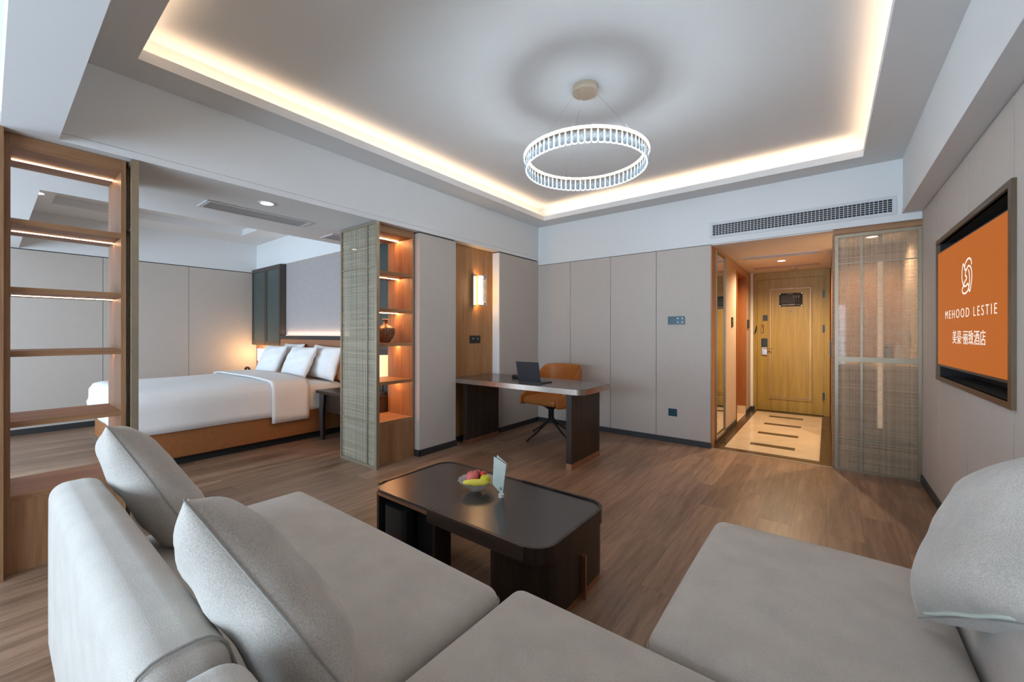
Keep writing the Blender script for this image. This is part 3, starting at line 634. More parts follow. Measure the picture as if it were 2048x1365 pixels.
nx = -cn
o2.matrix_local = Matrix(((cu.x, 0, cn.x, -cu.x*0.002 + cn.x*0.0008), (cu.y, 0, cn.y, -cu.y*0.002 + cn.y*0.0008), (cu.z, 1, cn.z, 0.034), (0, 0, 0, 1)))

# ================================================================ SOFA
def sofa(label, x0, x1, y0, y1, back, arm=None):
    r = thing('sofa_section', label, 'sofa', ((x0+x1)/2, (y0+y1)/2, 0), group='sections of the grey corner sofa')
    MB().box(x0+0.05, x1-0.05, y0+0.05, y1-0.06, 0.0, 0.06).build('plinth', 'black_matt', r)
    b = MB(); b.soft(x0+0.006, x1-0.006, y0+(0.03 if back else 0), y1-0.004, 0.06, 0.24, 0.03, 0, n=6); b.build('base', 'sofa', r, smooth=True, angle=1.5)
    ys = (0.25 if back else y0)
    b = MB(); b.soft(x0, x1, ys, y1, 0.235, 0.392, 0.050, 0.018, n=14, wob=0.0012, side=0.004); b.build('seat_cushion', 'sofa', r, smooth=True, angle=1.5)
    b = MB(); zz = 0.345; e = 0.0005
    path = [(p[0], p[1], zz) for p in rrect(x0-e, x1+e, ys-e, y1+e, 0.04, 5)]; path.append(path[0]); b.tube(path, 0.0028, 6); b.build('seam_piping', 'sofa_seam', r, smooth=True)
    if back:
        bx0, bx1 = back; b = MB(); b.soft(bx0, bx1, 0.138, 0.280, 0.065, 0.692, 0.050, 0.004, n=12, wob=0.0015, side=0.003)
        for v in b.bm.verts:
            if v.co.y > 0.195: v.co.y += 0.16*(0.69-max(v.co.z, 0.35))
        bk = b.build('backrest', 'sofa', r, smooth=True, angle=2)
        for xe in (bx1-0.030,):
            sec = [(0.1365, 0.10), (0.1365, 0.30), (0.1360, 0.50), (0.1365, 0.640)] + [(0.188-0.0515*math.cos(a), 0.643+0.053*math.sin(a)) for a in (0.4, 0.8, 1.2, PI/2)] + [(0.231+0.0515*math.sin(a), 0.643+0.053*math.cos(a)) for a in (0, 0.4, 0.8, 1.2)] + [(0.297, 0.60), (0.313, 0.50)]
            b = MB(); b.tube([(xe, y, z) for y, z in sec], 0.003, 6); b.build('back_seam', 'sofa_seam', bk, smooth=True)
    if arm:
        a0, a1, b0, b1 = arm; b = MB(); b.soft(a0, a1, b0, b1, 0.06, 0.615, 0.055, 0.012, n=10, side=0.004); b.build('side_backrest', 'sofa', r, smooth=True, angle=1.5)
    return r
sofa('grey sofa section at the left end, two cushions leaning on it', -2.305, -0.868, 0.12, 1.075, (-2.30, -0.868))
sofa('grey sofa corner section nearest the camera, between left and right sections', -0.846, 0.30, 0.12, 1.128, (-0.846, 0.30))
sofa('grey sofa chaise section at the right beside the television wall', -0.413, 0.312, 1.150, 2.095, None, (0.330, 0.60, 1.02, 1.98))
def cushion(label, name='throw_pillow', w_=0.45, h_=0.45, t_=0.17, n=22, mat='pillow_fab', cat='cushion', piping='sofa_seam', pw=2.4, pull=0.05, wr=0.004, group=None, seed=0, sag=0.0):
    """square cushion, local x = width, z = height, y = thickness"""
    rd = random.Random(seed); ph = [rd.uniform(0, 6) for _ in range(6)]
    b = MB(); idx = {}
    def P(i, j, s_):
        u, v = -1 + 2*i/n, -1 + 2*j/n
        uu, vv = math.sin(u*PI/2*0.96)/math.sin(PI/2*0.96), math.sin(v*PI/2*0.96)/math.sin(PI/2*0.96)
        prof = (max(0, 1-abs(uu)**pw)*max(0, 1-abs(vv)**pw))**0.52
        x = uu*w_/2*(1-pull*(1-vv*vv)*abs(uu)**3); z = vv*h_/2*(1-pull*(1-uu*uu)*abs(vv)**3)
        wrk = wr*(math.sin(7*uu+ph[0]+3*vv)*math.sin(5*vv+ph[1]) + 0.6*math.sin(11*vv-4*uu+ph[2]))*min(1, prof*2)
        low = max(0, -vv)**1.5; z -= sag*min(1, prof*1.3)*low
        return Vector((x, s_*(t_/2*prof)*(1+0.5*low*(sag > 0)) + wrk, z))
    grid = {}
    for s_ in (1, -1):
        for i in range(n+1):
            for j in range(n+1):
                edge = i in (0, n) or j in (0, n)
                if edge and s_ == -1: grid[(s_, i, j)] = grid[(1, i, j)]
                else: grid[(s_, i, j)] = b.bm.verts.new(P(i, j, s_))
        for i in range(n):
            for j in range(n):
                q = [grid[(s_, i, j)], grid[(s_, i+1, j)], grid[(s_, i+1, j+1)], grid[(s_, i, j+1)]]
                b.bm.faces.new(q[::-1] if s_ == 1 else q)
    o = b.build(name, mat, local=True, smooth=True, angle=3)
    if piping:
        path = [P(i, 0, 0) for i in range(n)] + [P(n, j, 0) for j in range(n)] + [P(n-i, n, 0) for i in range(n)] + [P(0, n-j, 0) for j in range(n+1)]
        b = MB(); b.tube(path, 0.0028, 6); b.build('piping', piping, o, local=True, smooth=True)
    tag(o, label, cat, group); return o
def place(o, c, xa, za):
    xa = Vector(xa).normalized(); za = Vector(za); za = (za - xa*za.dot(xa)).normalized(); ya = za.cross(xa)
    o.matrix_world = Matrix(((xa.x, ya.x, za.x, c[0]), (xa.y, ya.y, za.y, c[1]), (xa.z, ya.z, za.z, c[2]), (0, 0, 0, 1)))
G = 'cushions on the grey sofa'
o = cushion('grey square cushion leaning on the sofa back, left of the two together', w_=0.42, h_=0.53, t_=0.19, n=30, sag=0.07, seed=3, group=G)
place(o, (-2.160, 0.402, 0.656), (0.98, -0.127, 0.165), (-0.196, -0.443, 0.874))
o = cushion('grey square cushion leaning on the sofa back, nearer the camera', w_=0.40, h_=0.50, t_=0.18, n=30, sag=0.04, seed=5, group=G)
place(o, (-1.020, 0.378, 0.678), (0.921, -0.239, 0.308), (-0.274, -0.459, 0.846))
o = cushion('grey linen cushion with a pale zip leaning on the chaise, far right', w_=0.45, h_=0.48, t_=0.19, n=30, sag=0.02, seed=9, group=G)
BL = Vector((0.19, 1.654, 0.44)); U = Vector((0.133, -0.331, 0.22)).normalized(); V_ = Vector((0.118, 0.318, 0.27)); V_ = (V_-U*V_.dot(U)).normalized()
place(o, BL + U*0.215 + V_*0.228 + Vector((0.028, 0, 0.0)), U, V_)
b = MB(); b.tube([(-0.17+0.32*i/14, -0.014+0.002*math.sin(i*0.9), -0.2325+0.012*(abs(i-7)/7)**2*0) for i in range(15)], 0.0055, 8); b.build('zip', 'card_green', o, local=True, smooth=True)['label'] = 'pale blue zip along the lower edge'

# ================================================================ CHANDELIER
cxx, cyy = -1.318, 2.522
cl = thing('chandelier', 'ring chandelier of clear crystals hanging from the tray ceiling', 'ceiling light', (cxx, cyy, 2.40))
b = MB(); b.cyl((cxx, cyy, ZT-0.045), (cxx, cyy, ZT), 0.085, 40); b.build('canopy', 'rosegold', cl, smooth=True, angle=0.5)
RR, zt, zb = 0.405, 2.474, 2.456
b = MB(); b.lathe([(RR-0.012, zb), (RR+0.012, zb), (RR+0.012, zt), (RR+0.017, zt), (RR+0.017, zt+0.003), (RR-0.017, zt+0.003), (RR-0.017, zt), (RR-0.012, zt), (RR-0.012, zb)], (cxx, cyy, 0), 96); b.build('ring', 'rosegold', cl, smooth=True, angle=0.5)
for s_ in (1, -1): b = MB(); b.lathe([(RR+s_*0.0125, zt-0.010), (RR+s_*0.0165, zt-0.010), (RR+s_*0.0165, zt-0.002), (RR+s_*0.0125, zt-0.002), (RR+s_*0.0125, zt-0.010)][::s_], (cxx, cyy, 0), 96); b.build('led_band', 'chand_led' if s_ > 0 else 'chand_led_soft', cl, smooth=True, angle=0.5)
for a in (0.35, 0.35+2*PI/3, 0.35+4*PI/3):
    b = MB(); b.cyl((cxx+0.07*math.cos(a), cyy+0.07*math.sin(a), ZT-0.045), (cxx+RR*math.cos(a), cyy+RR*math.sin(a), zt), 0.0011, 6); b.build('wire', 'chrome', cl)
first = None; NCR = 66
for i in range(NCR):
    a = 2*PI*i/NCR
    if first is None:
        b = MB()
        for s_ in (-1, 1): b.tube([(0.0, s_*0.017, 0.0), (0, s_*0.017, -0.075), (0, s_*0.012, -0.086)], 0.0028, 6, m=1)
        b.tube([(0, -0.015, -0.087), (0, 0, -0.0905), (0, 0.015, -0.087)], 0.0055, 6, m=1)
        b.lathe([(0.001, -0.002), (0.006, -0.004), (0.004, -0.022), (0.006, -0.030), (0.012, -0.050), (0.013, -0.074), (0.006, -0.082), (0.001, -0.083)], (0, 0, 0), 10, 0)
        b.xf(Matrix.Diagonal((1, 1, 0.86, 1))); first = b.build('crystal', ['crystal', 'crystal_edge'], cl, local=True, smooth=True); c = first
    else: c = first.copy(); COL.objects.link(c); c.parent = cl
    c.location = (RR*math.cos(a), RR*math.sin(a), zb-2.40); c.rotation_euler = (0, 0, a)

# ================================================================ VENTS AND DOWNLIGHTS
def wall_vent():
    x0, x1, z0, z1, y = -1.01, 0.476, 2.287, 2.454, YB
    r = thing('air_vent', 'long white air grille above the entry opening', 'air vent', ((x0+x1)/2, y, z0))
    f = 0.028; b = MB(); b.box(x0, x1, y-0.008, y, z0, z0+f); b.box(x0, x1, y-0.008, y, z1-f, z1); b.box(x0, x0+f, y-0.008, y, z0+f, z1-f); b.box(x1-f, x1, y-0.008, y, z0+f, z1-f); b.build('frame', 'grille_white', r)
    MB().box(x0+f, x1-f, y-0.0008, y-0.0002, z0+f, z1-f).build('backing', 'black_matt', r)
    b = MB()
    for k in range(1, 6): z = z0+f + (z1-z0-2*f)*k/6; b.box(x0+f, x1-f, y-0.0068, y-0.004, z-0.0020, z+0.0020)
    n = 48
    for k in range(1, n): x = x0+f + (x1-x0-2*f)*k/n; b.box(x-0.0022, x+0.0022, y-0.0045, y-0.001, z0+f, z1-f)
    b.build('slats', 'grille_white', r)
wall_vent()
def ceil_vent(label, x0, x1, y0, y1, z, along='y', mat='grille_white', fr=0.03, group='slim ceiling air vents'):
    r = thing('ceiling_vent', label, 'air vent', ((x0+x1)/2, (y0+y1)/2, z), group=group)
    b = MB(); b.box(x0, x0+fr, y0, y1, z-0.006, z); b.box(x1-fr, x1, y0, y1, z-0.006, z); b.box(x0+fr, x1-fr, y0, y0+fr, z-0.006, z); b.box(x0+fr, x1-fr, y1-fr, y1, z-0.006, z); b.build('frame', mat, r)
    MB().box(x0+fr, x1-fr, y0+fr, y1-fr, z-0.001, z-0.0003).build('backing', 'ink_grey', r)
    b = MB()
    if along == 'y':
        n = 9
        for k in range(1, n): x = x0+fr + (x1-x0-2*fr)*k/n; b.box(x-0.003, x+0.003, y0+fr, y1-fr, z-0.005, z-0.001)
    else:
        n = 4
        for k in range(1, n): y = y0+fr + (y1-y0-2*fr)*k/n; b.box(x0+fr, x1-fr, y-0.003, y+0.003, z-0.005, z-0.001)
    b.build('slats', mat, r); return r
ceil_vent('slim grey air vent in the bedroom soffit near the round downlight', -4.055, -3.80, 1.045, 1.875, ZS)
ceil_vent('air vent corner in the bedroom soffit just left of the glass panel', -4.32, -4.06, 2.20, 2.70, ZS)
ceil_vent('wide pale slot vent in the entry ceiling, nearer the room', -0.89, -0.065, 6.02, 6.24, 2.24, 'x', fr=0.035)
ceil_vent('dark slot vent in the entry ceiling, nearer the door', -0.88, -0.085, 7.06, 7.24, 2.24, 'x', 'tan_wall', fr=0.035)
def downlight(label, x, y, z, mat='lamp_white', r_=0.045):
    r = thing('downlight', label, 'downlight', (x, y, z), group='round recessed downlights')
    b = MB(); b.lathe([(r_, -0.001), (r_+0.014, -0.001), (r_+0.012, -0.006), (r_, -0.006), (r_, -0.001)], (x, y, z), 28); b.build('trim_ring', 'paint', r, smooth=True)
    b = MB(); b.cyl((x, y, z-0.003), (x, y, z-0.001), r_, 28); b.build('lens', mat, r); return r
downlight('round downlight in the bedroom soffit beside the slim air vent', -3.523, 1.363, ZS)
downlight('round downlight in the bedroom ceiling, seen through the left shelves', -6.72, 0.335, ZC)
downlight('round downlight in the entry ceiling between the slot vents', -0.486, 6.573, 2.24, 'bulb_entry')
downlight('round downlight over the minibar, seen through the woven screen', 0.361, 5.50, 2.24, 'bulb_entry')
b = MB(); b.cyl((-0.42, 7.42, 2.222), (-0.42, 7.42, 2.24), 0.055, 24); tag(b.build('smoke_detector', 'tan_wall', smooth=True, angle=0.5), 'flat round detector on the entry ceiling before the door', 'smoke detector')
spot('soffit_spot', (-3.523, 1.363, ZS-0.02), 9, (1, 0.85, 0.7), 110)
spot('entry_spot', (-0.486, 6.573, 2.21), 95, (1.0, 0.77, 0.50), 160, 0.8)
spot('minibar_spot', (0.361, 5.50, 2.21), 60, (1.0, 0.72, 0.45), 150)

# ================================================================ ENTRY
dr = struct(MB().box(-0.909, -0.036, 7.785, 7.825, 0.006, 2.13).build('door_1', 'door_oak'), 'yellow oak entry door'); DY = 7.785
def dpart(mb, name, mat, sm=False): return mb.build(name, mat, dr, smooth=sm, angle=0.6)
b = MB(); b.box(-0.985, -0.911, 7.77, 7.83, 0, 2.237); b.box(-0.034, 0.035, 7.77, 7.83, 0, 2.237); b.box(-0.911, -0.034, 7.77, 7.83, 2.132, 2.237); dpart(b, 'door_frame', 'door_oak')
def molding(x0, x1, z0, z1, w_, y, mat, nm):
    b = MB(); b.box(x0, x1, DY-y, DY, z0, z0+w_); b.box(x0, x1, DY-y, DY, z1-w_, z1); b.box(x0, x0+w_, DY-y, DY, z0+w_, z1-w_); b.box(x1-w_, x1, DY-y, DY, z0+w_, z1-w_); dpart(b, nm, mat)
molding(-0.755, -0.175, 0.20, 2.00, 0.028, 0.010, 'door_oak', 'molding'); molding(-0.728, -0.202, 0.235, 1.968, 0.004, 0.0105, 'copper', 'metal_inlay')
MB_ = MB().box(-0.845, -0.768, DY-0.022, DY, 0.905, 1.03, bev=0.004); lk = dpart(MB_, 'door_lock', 'steel_brushed')
MB().box(-0.847, -0.766, DY-0.026, DY, 1.032, 1.175, bev=0.004).build('reader', 'black', lk)
b = MB(); b.tube([(-0.815, DY-0.02, 1.01), (-0.815, DY-0.055, 1.01), (-0.79, DY-0.06, 1.01), (-0.695, DY-0.06, 1.012)], 0.009, 8); b.build('lever_handle', 'gold', lk, smooth=True)
b = MB(); b.cyl((-0.463, DY-0.012, 1.617), (-0.463, DY, 1.617), 0.017, 16); dpart(b, 'peephole', 'bronze_dark', True)
MB().box(-0.83, -0.765, DY-0.008, DY, 1.465, 1.555).build('lock_plate', 'skirting', dr)
b = MB(); b.tube([(-0.838, DY-0.014, 1.27), (-0.838, DY-0.02, 1.33), (-0.838, DY-0.014, 1.40)], 0.010, 8); b.tube([(-0.822, DY-0.014, 1.27), (-0.822, DY-0.014, 1.40)], 0.005, 6); dpart(b, 'door_guard', 'gold', True)
b = MB(); b.tube([(-0.915, 7.76, 1.37), (-0.917, 7.735, 1.33), (-0.935, 7.74, 1.27)], 0.011, 8); b.build('guard_latch', 'black', dr, smooth=True)
for z in (1.86, 1.33, 0.30): MB().box(-0.052, -0.026, 7.765, 7.786, z-0.055, z+0.055).build('hinge', 'black', dr)
pl = tag(MB().box(-0.605, -0.302, DY-0.009, DY-0.0002, 1.685, 1.895).build('escape_plan_sign', 'black_matt'), 'black escape plan plate with gold screws on the entry door', 'sign')
b = MB(); yy = DY-0.0098
for k in range(8): z = 1.745+0.0155*k; b.box(-0.58+0.002*k, -0.40+0.01*(k % 3), yy, yy+0.0006, z, z+0.0022)
for k in range(9): x = -0.575+0.028*k; b.box(x, x+0.0018, yy, yy+0.0006, 1.745, 1.865)
b.box(-0.50, -0.42, yy, yy+0.0006, 1.876, 1.884); b.box(-0.36, -0.345, yy, yy+0.0006, 1.877, 1.886); b.box(-0.57, -0.50, yy, yy+0.0006, 1.70, 1.718); b.box(-0.495, -0.40, yy, yy+0.0006, 1.70, 1.722); b.box(-0.39, -0.33, yy, yy+0.0006, 1.705, 1.712)
for x in (-0.42, -0.385, -0.355): b.box(x, x+0.014, yy, yy+0.0006, 1.815, 1.855)
b.build('plan_lines', 'ink_grey', pl)
for x, z in ((-0.596, 1.695), (-0.312, 1.695), (-0.596, 1.885), (-0.312, 1.885)):
    b = MB(); b.cyl((x, DY-0.013, z), (x, DY-0.009, z), 0.0065, 12); b.build('screw', 'gold', pl)
# bathroom door on the left of the entry
d2 = struct(MB().box(-1.24, -1.20, 6.42, 7.20, 0.005, 2.10).build('door_2', 'red_oak'), 'brown bathroom door set back in the entry wall')
b = MB(); b.box(-1.24, -0.992, 6.38, 6.42, 0, 2.125); b.box(-1.24, -0.992, 7.20, 7.245, 0.13, 2.125); b.box(-1.24, -0.992, 6.42, 7.20, 2.10, 2.125); b.build('door_frame', 'red_oak', d2)
MB().box(-1.24, -0.994, 7.19, 7.245, 0.004, 0.13).build('stone_foot', 'marble', d2)
mr = thing('wall_mirror', 'tall bronze-framed mirror on the left entry wall', 'mirror', (-1.0, 5.29, 0.05))
b = MB(); y0, y1, z0, z1, f = 5.02, 5.54, 0.05, 2.19, 0.022
b.box(-1.0, -0.978, y0, y0+f, z0, z1); b.box(-1.0, -0.978, y1-f, y1, z0, z1); b.box(-1.0, -0.978, y0+f, y1-f, z0, z0+f); b.box(-1.0, -0.978, y0+f, y1-f, z1-f, z1); b.build('frame', 'bronze', mr)
MB().box(-0.998, -0.990, y0+f, y1-f, z0+f, z1-f).build('mirror_glass', 'mirror', mr)
plate('card_switch', 'small black switch between the mirror and the bathroom door', 'switch', -1.0, -0.99, 6.02, 6.12, 1.34, 1.47, 'black', [(6.07, 1.42)], 'x')
plate('door_intercom', 'small black panel between the bathroom door and the entry door', 'switch', -0.995, -0.975, 7.33, 7.43, 1.34, 1.47, 'black', [], 'x')
# right side: wardrobe block, minibar
wb = thing('wardrobe', 'reddish oak wardrobe along the right side of the entry', 'wardrobe', (0.35, 6.9, 0))
MB().box(0.06, XR-0.001, 6.02, 7.765, 0.0, 2.235).build('carcass', 'red_oak', wb)
for (a, c) in ((6.03, 6.60), (6.605, 7.18), (7.185, 7.76)):
    dd = MB().box(0.046, 0.06, a, c, 0.08, 2.22).build('door', 'red_oak', wb); MB().box(0.032, 0.046, c-0.05, c-0.035, 0.95, 1.15).build('handle', 'black', dd)
mc = thing('minibar_cabinet', 'low wooden minibar counter behind the woven screen', 'cabinet', (0.35, 5.5, 0))
MB().box(0.14, XR-0.001, 5.02, 6.0, 0.0, 0.93).build('body', 'oak_x', mc); MB().box(0.12, XR-0.001, 5.0, 6.01, 0.93, 0.965).build('counter', 'marble', mc)
MB().box(0.10, XR-0.001, 6.0, 6.018, 0.97, 2.235).build('back_panel', 'oak_z', mc)
MB().box(0.405, 0.445, 5.44, 5.50, 0.30, 1.95).build('light_post', 'marble', mc) if False else None
lpst = thing('wall_edge_post', 'pale post standing in for a wall edge behind the woven screen, glow added', 'post', (0.40, 4.95, 0))
b = MB(); b.prism(rrect(0.362, 0.398, 4.92, 4.955, 0.010, 4), 0.40, 1.90); b.build('post_body', 'post_painted_light', lpst)  # added glow stands in for light falling on a pale wall edge
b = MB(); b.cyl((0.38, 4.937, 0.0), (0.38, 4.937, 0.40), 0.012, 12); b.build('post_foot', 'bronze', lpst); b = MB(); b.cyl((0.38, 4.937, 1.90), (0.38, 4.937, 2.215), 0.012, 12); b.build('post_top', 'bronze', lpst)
bt = thing('water_bottle', 'plastic water bottle with red cap on the minibar counter', 'bottle', (0.545, 5.27, 0.9656))
b = MB(); b.lathe([(0.001, 0), (0.030, 0), (0.034, 0.006), (0.034, 0.12), (0.030, 0.15), (0.014, 0.185), (0.012, 0.20), (0.001, 0.2)], (0.545, 5.27, 0.9656), 24); b.build('body', 'bottle', bt, smooth=True)
b = MB(); b.lathe([(0.0345, 0.05), (0.0348, 0.05), (0.0348, 0.115), (0.0345, 0.115)], (0.545, 5.27, 0.9656), 24); b.build('paper_label', 'white_plastic', bt, smooth=True)
b = MB(); b.cyl((0.545, 5.27, 1.162), (0.545, 5.27, 1.185), 0.018, 16); b.build('cap', 'red', bt)
tag(MB().box(0.455, 0.52, 5.52, 5.60, 0.9655, 1.145, bev=0.008).build('ice_bucket', 'black'), 'dark upright box on the minibar counter behind the bottle', 'box')
b = MB(); b.prism(rrect(0.24, 0.40, 5.10, 5.28, 0.02, 4), 0.9655, 0.985); tag(b.build('tray', 'gold'), 'low golden tray on the minibar counter left of the bottle', 'tray')
tag(MB().box(0.452, 0.50, 5.13, 5.18, 0.9655, 0.995, bev=0.004).build('tea_packet', 'white_plastic'), 'small pale packet on the minibar counter beside the bottle', 'packet')
plate('wall_socket', 'grey socket on the wall above the water bottle', 'socket', XR-0.008, XR, 5.40, 5.50, 1.14, 1.26, 'ink_grey', [], '-x')
# woven screen
sp = thing('woven_screen', 'tall woven glass screen in a champagne metal frame beside the entry', 'screen', (0.345, 4.845, 0))
b = MB(); y0, y1 = 4.832, 4.862
b.box(0.058, 0.084, y0, y1, 0.0, 2.165); b.box(0.612, 0.635, y0, y1, 0.0, 2.165); b.box(0.084, 0.612, y0, y1, 2.135, 2.165); b.box(0.084, 0.612, y0, y1, 0.0, 0.012); b.box(0.084, 0.612, y0-0.004, y1, 0.995, 1.038); b.build('frame', 'bronze', sp)
for z0, z1 in ((0.012, 0.995), (1.038, 2.135)): MB().box(0.084, 0.612, 4.844, 4.850, z0, z1).build('woven_glass', 'woven_glass_warm', sp)
for z0, z1 in ((0.012, 0.995), (1.038, 2.135)): MB().box(0.240, 0.256, y0+0.004, y1-0.004, z0, z1).build('mullion', 'bronze', sp)
for z in (1.897, 0.293): MB().box(0.084, 0.612, y0+0.006, y1-0.006, z-0.005, z+0.005).build('crossbar', 'bronze', sp)
b = MB(); b.box(0.045, 0.635, YB-0.0, YB+0.09, 2.17, 2.222); b.box(0.040, 0.056, YB+0.0, YB+0.12, 0, 2.17); struct(b.build('trim_5', 'oak_x'), 'wooden head and jamb around the woven screen')

# ================================================================ TELEVISION
tf = thing('television_niche', 'bronze box frame recessed in the right wall around the television', 'wall niche', (XR, 3.43, 0.92))
y0, y1, z0, z1 = 2.671, 4.190, 0.925, 1.915; f = 0.042; xf = 0.624; b = MB()
b.box(xf, 0.80, y0, y0+f*0.45, z0, z1); b.box(xf, 0.80, y1-f*0.45, y1, z0, z1); b.box(xf, 0.80, y0+f*0.45, y1-f*0.45, z0, z0+f*0.45); b.box(xf, 0.80, y0+f*0.45, y1-f*0.45, z1-f*0.45, z1)
b.build('box_frame', 'bronze_dark', tf); b = MB(); ring_y = (y0, y0+f, y1-f, y1)
b.box(xf-0.004, xf, y0, y0+f, z0, z1); b.box(xf-0.004, xf, y1-0.02, y1, z0, z1); b.box(xf-0.004, xf, y0+f, y1-0.02, z0, z0+0.03); b.box(xf-0.004, xf, y0+f, y1-0.02, z1-0.03, z1); b.build('face_frame', 'bronze_dark', tf)
MB().box(0.80, 0.806, y0+0.02, y1-0.02, z0+0.02, z1-0.02).build('back_panel', 'dark_gap', tf)
tv = bpy.data.objects.new('television', None); COL.objects.link(tv); tag(tv, 'television showing an orange hotel logo screen, set in the bronze niche', 'television')
pA, pB = Vector((0.621, 4.135, 0)), Vector((0.655, 2.705, 0)); ax = (pB-pA).normalized(); nrm = Vector((ax.y, -ax.x, 0)); nrm = -nrm if nrm.x > 0 else nrm   # faces the room
ctr = (pA+pB)/2; wd = (pB-pA).length; zlo, zhi = 1.035, 1.818
tv.matrix_world = Matrix(((ax.x, 0, nrm.x, ctr.x), (ax.y, 0, nrm.y, ctr.y), (0, 1, 0, (zlo+zhi)/2), (0, 0, 0, 1)))   # local x along the screen, y up, z to the room
w2, h2 = wd/2, (zhi-zlo)/2
MB().box(-w2, w2, -h2-0.012, h2+0.006, -0.035, -0.003, bev=0.003).build('casing', 'black', tv, local=True)
MB().box(-w2+0.006, w2-0.006, -h2+0.004, h2-0.004, -0.003, -0.0012).build('display', 'screen_orange', tv, local=True)
MB().box(-0.2, 0.2, -0.2, 0.2, -0.14, -0.035).build('wall_bracket', 'black_matt', tv, local=True)
def lettering(text, name, x0, x1, y0, y1, parent, mat, z=0.0, spacing=1.0, weight=0.0):
    cu_ = bpy.data.curves.new(name, 'FONT'); cu_.body = text; cu_.extrude = 0.004; cu_.space_character = spacing; cu_.offset = weight
    ob = bpy.data.objects.new(name, cu_); COL.objects.link(ob); bpy.context.view_layer.update()
    me = bpy.data.meshes.new_from_object(ob.evaluated_get(bpy.context.evaluated_depsgraph_get())); bpy.data.objects.remove(ob)
    xs = [v.co.x for v in me.vertices]; ys = [v.co.y for v in me.vertices]
    if not xs: return None
    a0, a1, b0, b1 = min(xs), max(xs), min(ys), max(ys)
    for v in me.vertices: v.co = Vector((x0+(v.co.x-a0)/(a1-a0)*(x1-x0), y0+(v.co.y-b0)/(b1-b0)*(y1-y0), z+(v.co.z+0.004)*0.08))
    me.materials.clear(); me.materials.append(MATS[mat])
    o = bpy.data.objects.new(name, me); COL.objects.link(o); o.parent = parent; return o
def sx(y): return (ctr.y - y)/abs(ax.y)
zc_ = (zlo+zhi)/2
lettering('MEHOOD LESTIE', 'latin_lettering', sx(3.925), sx(2.985), 1.349-zc_, 1.402-zc_, tv, 'screen_white', -0.0008, 1.4, -0.010)
lettering('\u7f8e\u8c6a\u00b7\u4e3d\u81f4\u9152\u5e97', 'chinese_lettering', sx(3.755), sx(3.145), 1.190-zc_, 1.272-zc_, tv, 'screen_white', -0.0008, 1.05, -0.005)
b = MB(); logo(b, 0.185, 0.195, 0.010, 0.0006); lg = b.build('screen_logo', 'screen_white', tv, local=True); lg.location = (sx(3.463), 1.585-zc_, -0.0008)

# ================================================================ BEDROOM
bed = thing('bed', 'double bed with orange leather base and white sheeted mattress', 'bed', (-5.71, 1.6, 0))
BX0, BX1, BY0, BY1 = -6.62, -4.80, 0.755, 2.74
MB().box(BX0+0.08, BX1-0.08, BY0+0.1, BY1-0.02, 0, 0.08).build('plinth', 'black_matt', bed)
b = MB(); b.soft(BX0, BX1, BY0, BY1, 0.08, 0.36, 0.015, n=4); b.build('bed_base', 'bed_leather', bed, smooth=True, angle=0.8)
b = MB(); b.soft(BX0+0.01, BX1-0.005, BY0+0.01, BY1, 0.36, 0.635, 0.06, 0.015, n=10); b.build('mattress', 'linen', bed, smooth=True, angle=1.5)
b = MB(); b.soft(BX0-0.01, BX1+0.012, 2.20, 2.735, 0.335, 0.648, 0.06, 0.012, n=10, wob=0.002); b.build('sheet', 'linen', bed, smooth=True, angle=1.5)
hb = thing('headboard', 'brown leather headboard with dark ledge behind the bed', 'headboard', (-5.72, 2.80, 0))
MB().box(-6.69, -4.74, 2.777, 2.86, 0.08, 1.165, bev=0.008).build('leather_panel', 'leather_brown', hb); MB().box(-6.69, -4.74, 2.772, 2.868, 1.167, 1.217).build('ledge', 'skirting', hb)
MB().box(-6.66, -4.78, 2.850, 2.862, 1.217, 1.224).build('led_strip', 'backlight', hb)
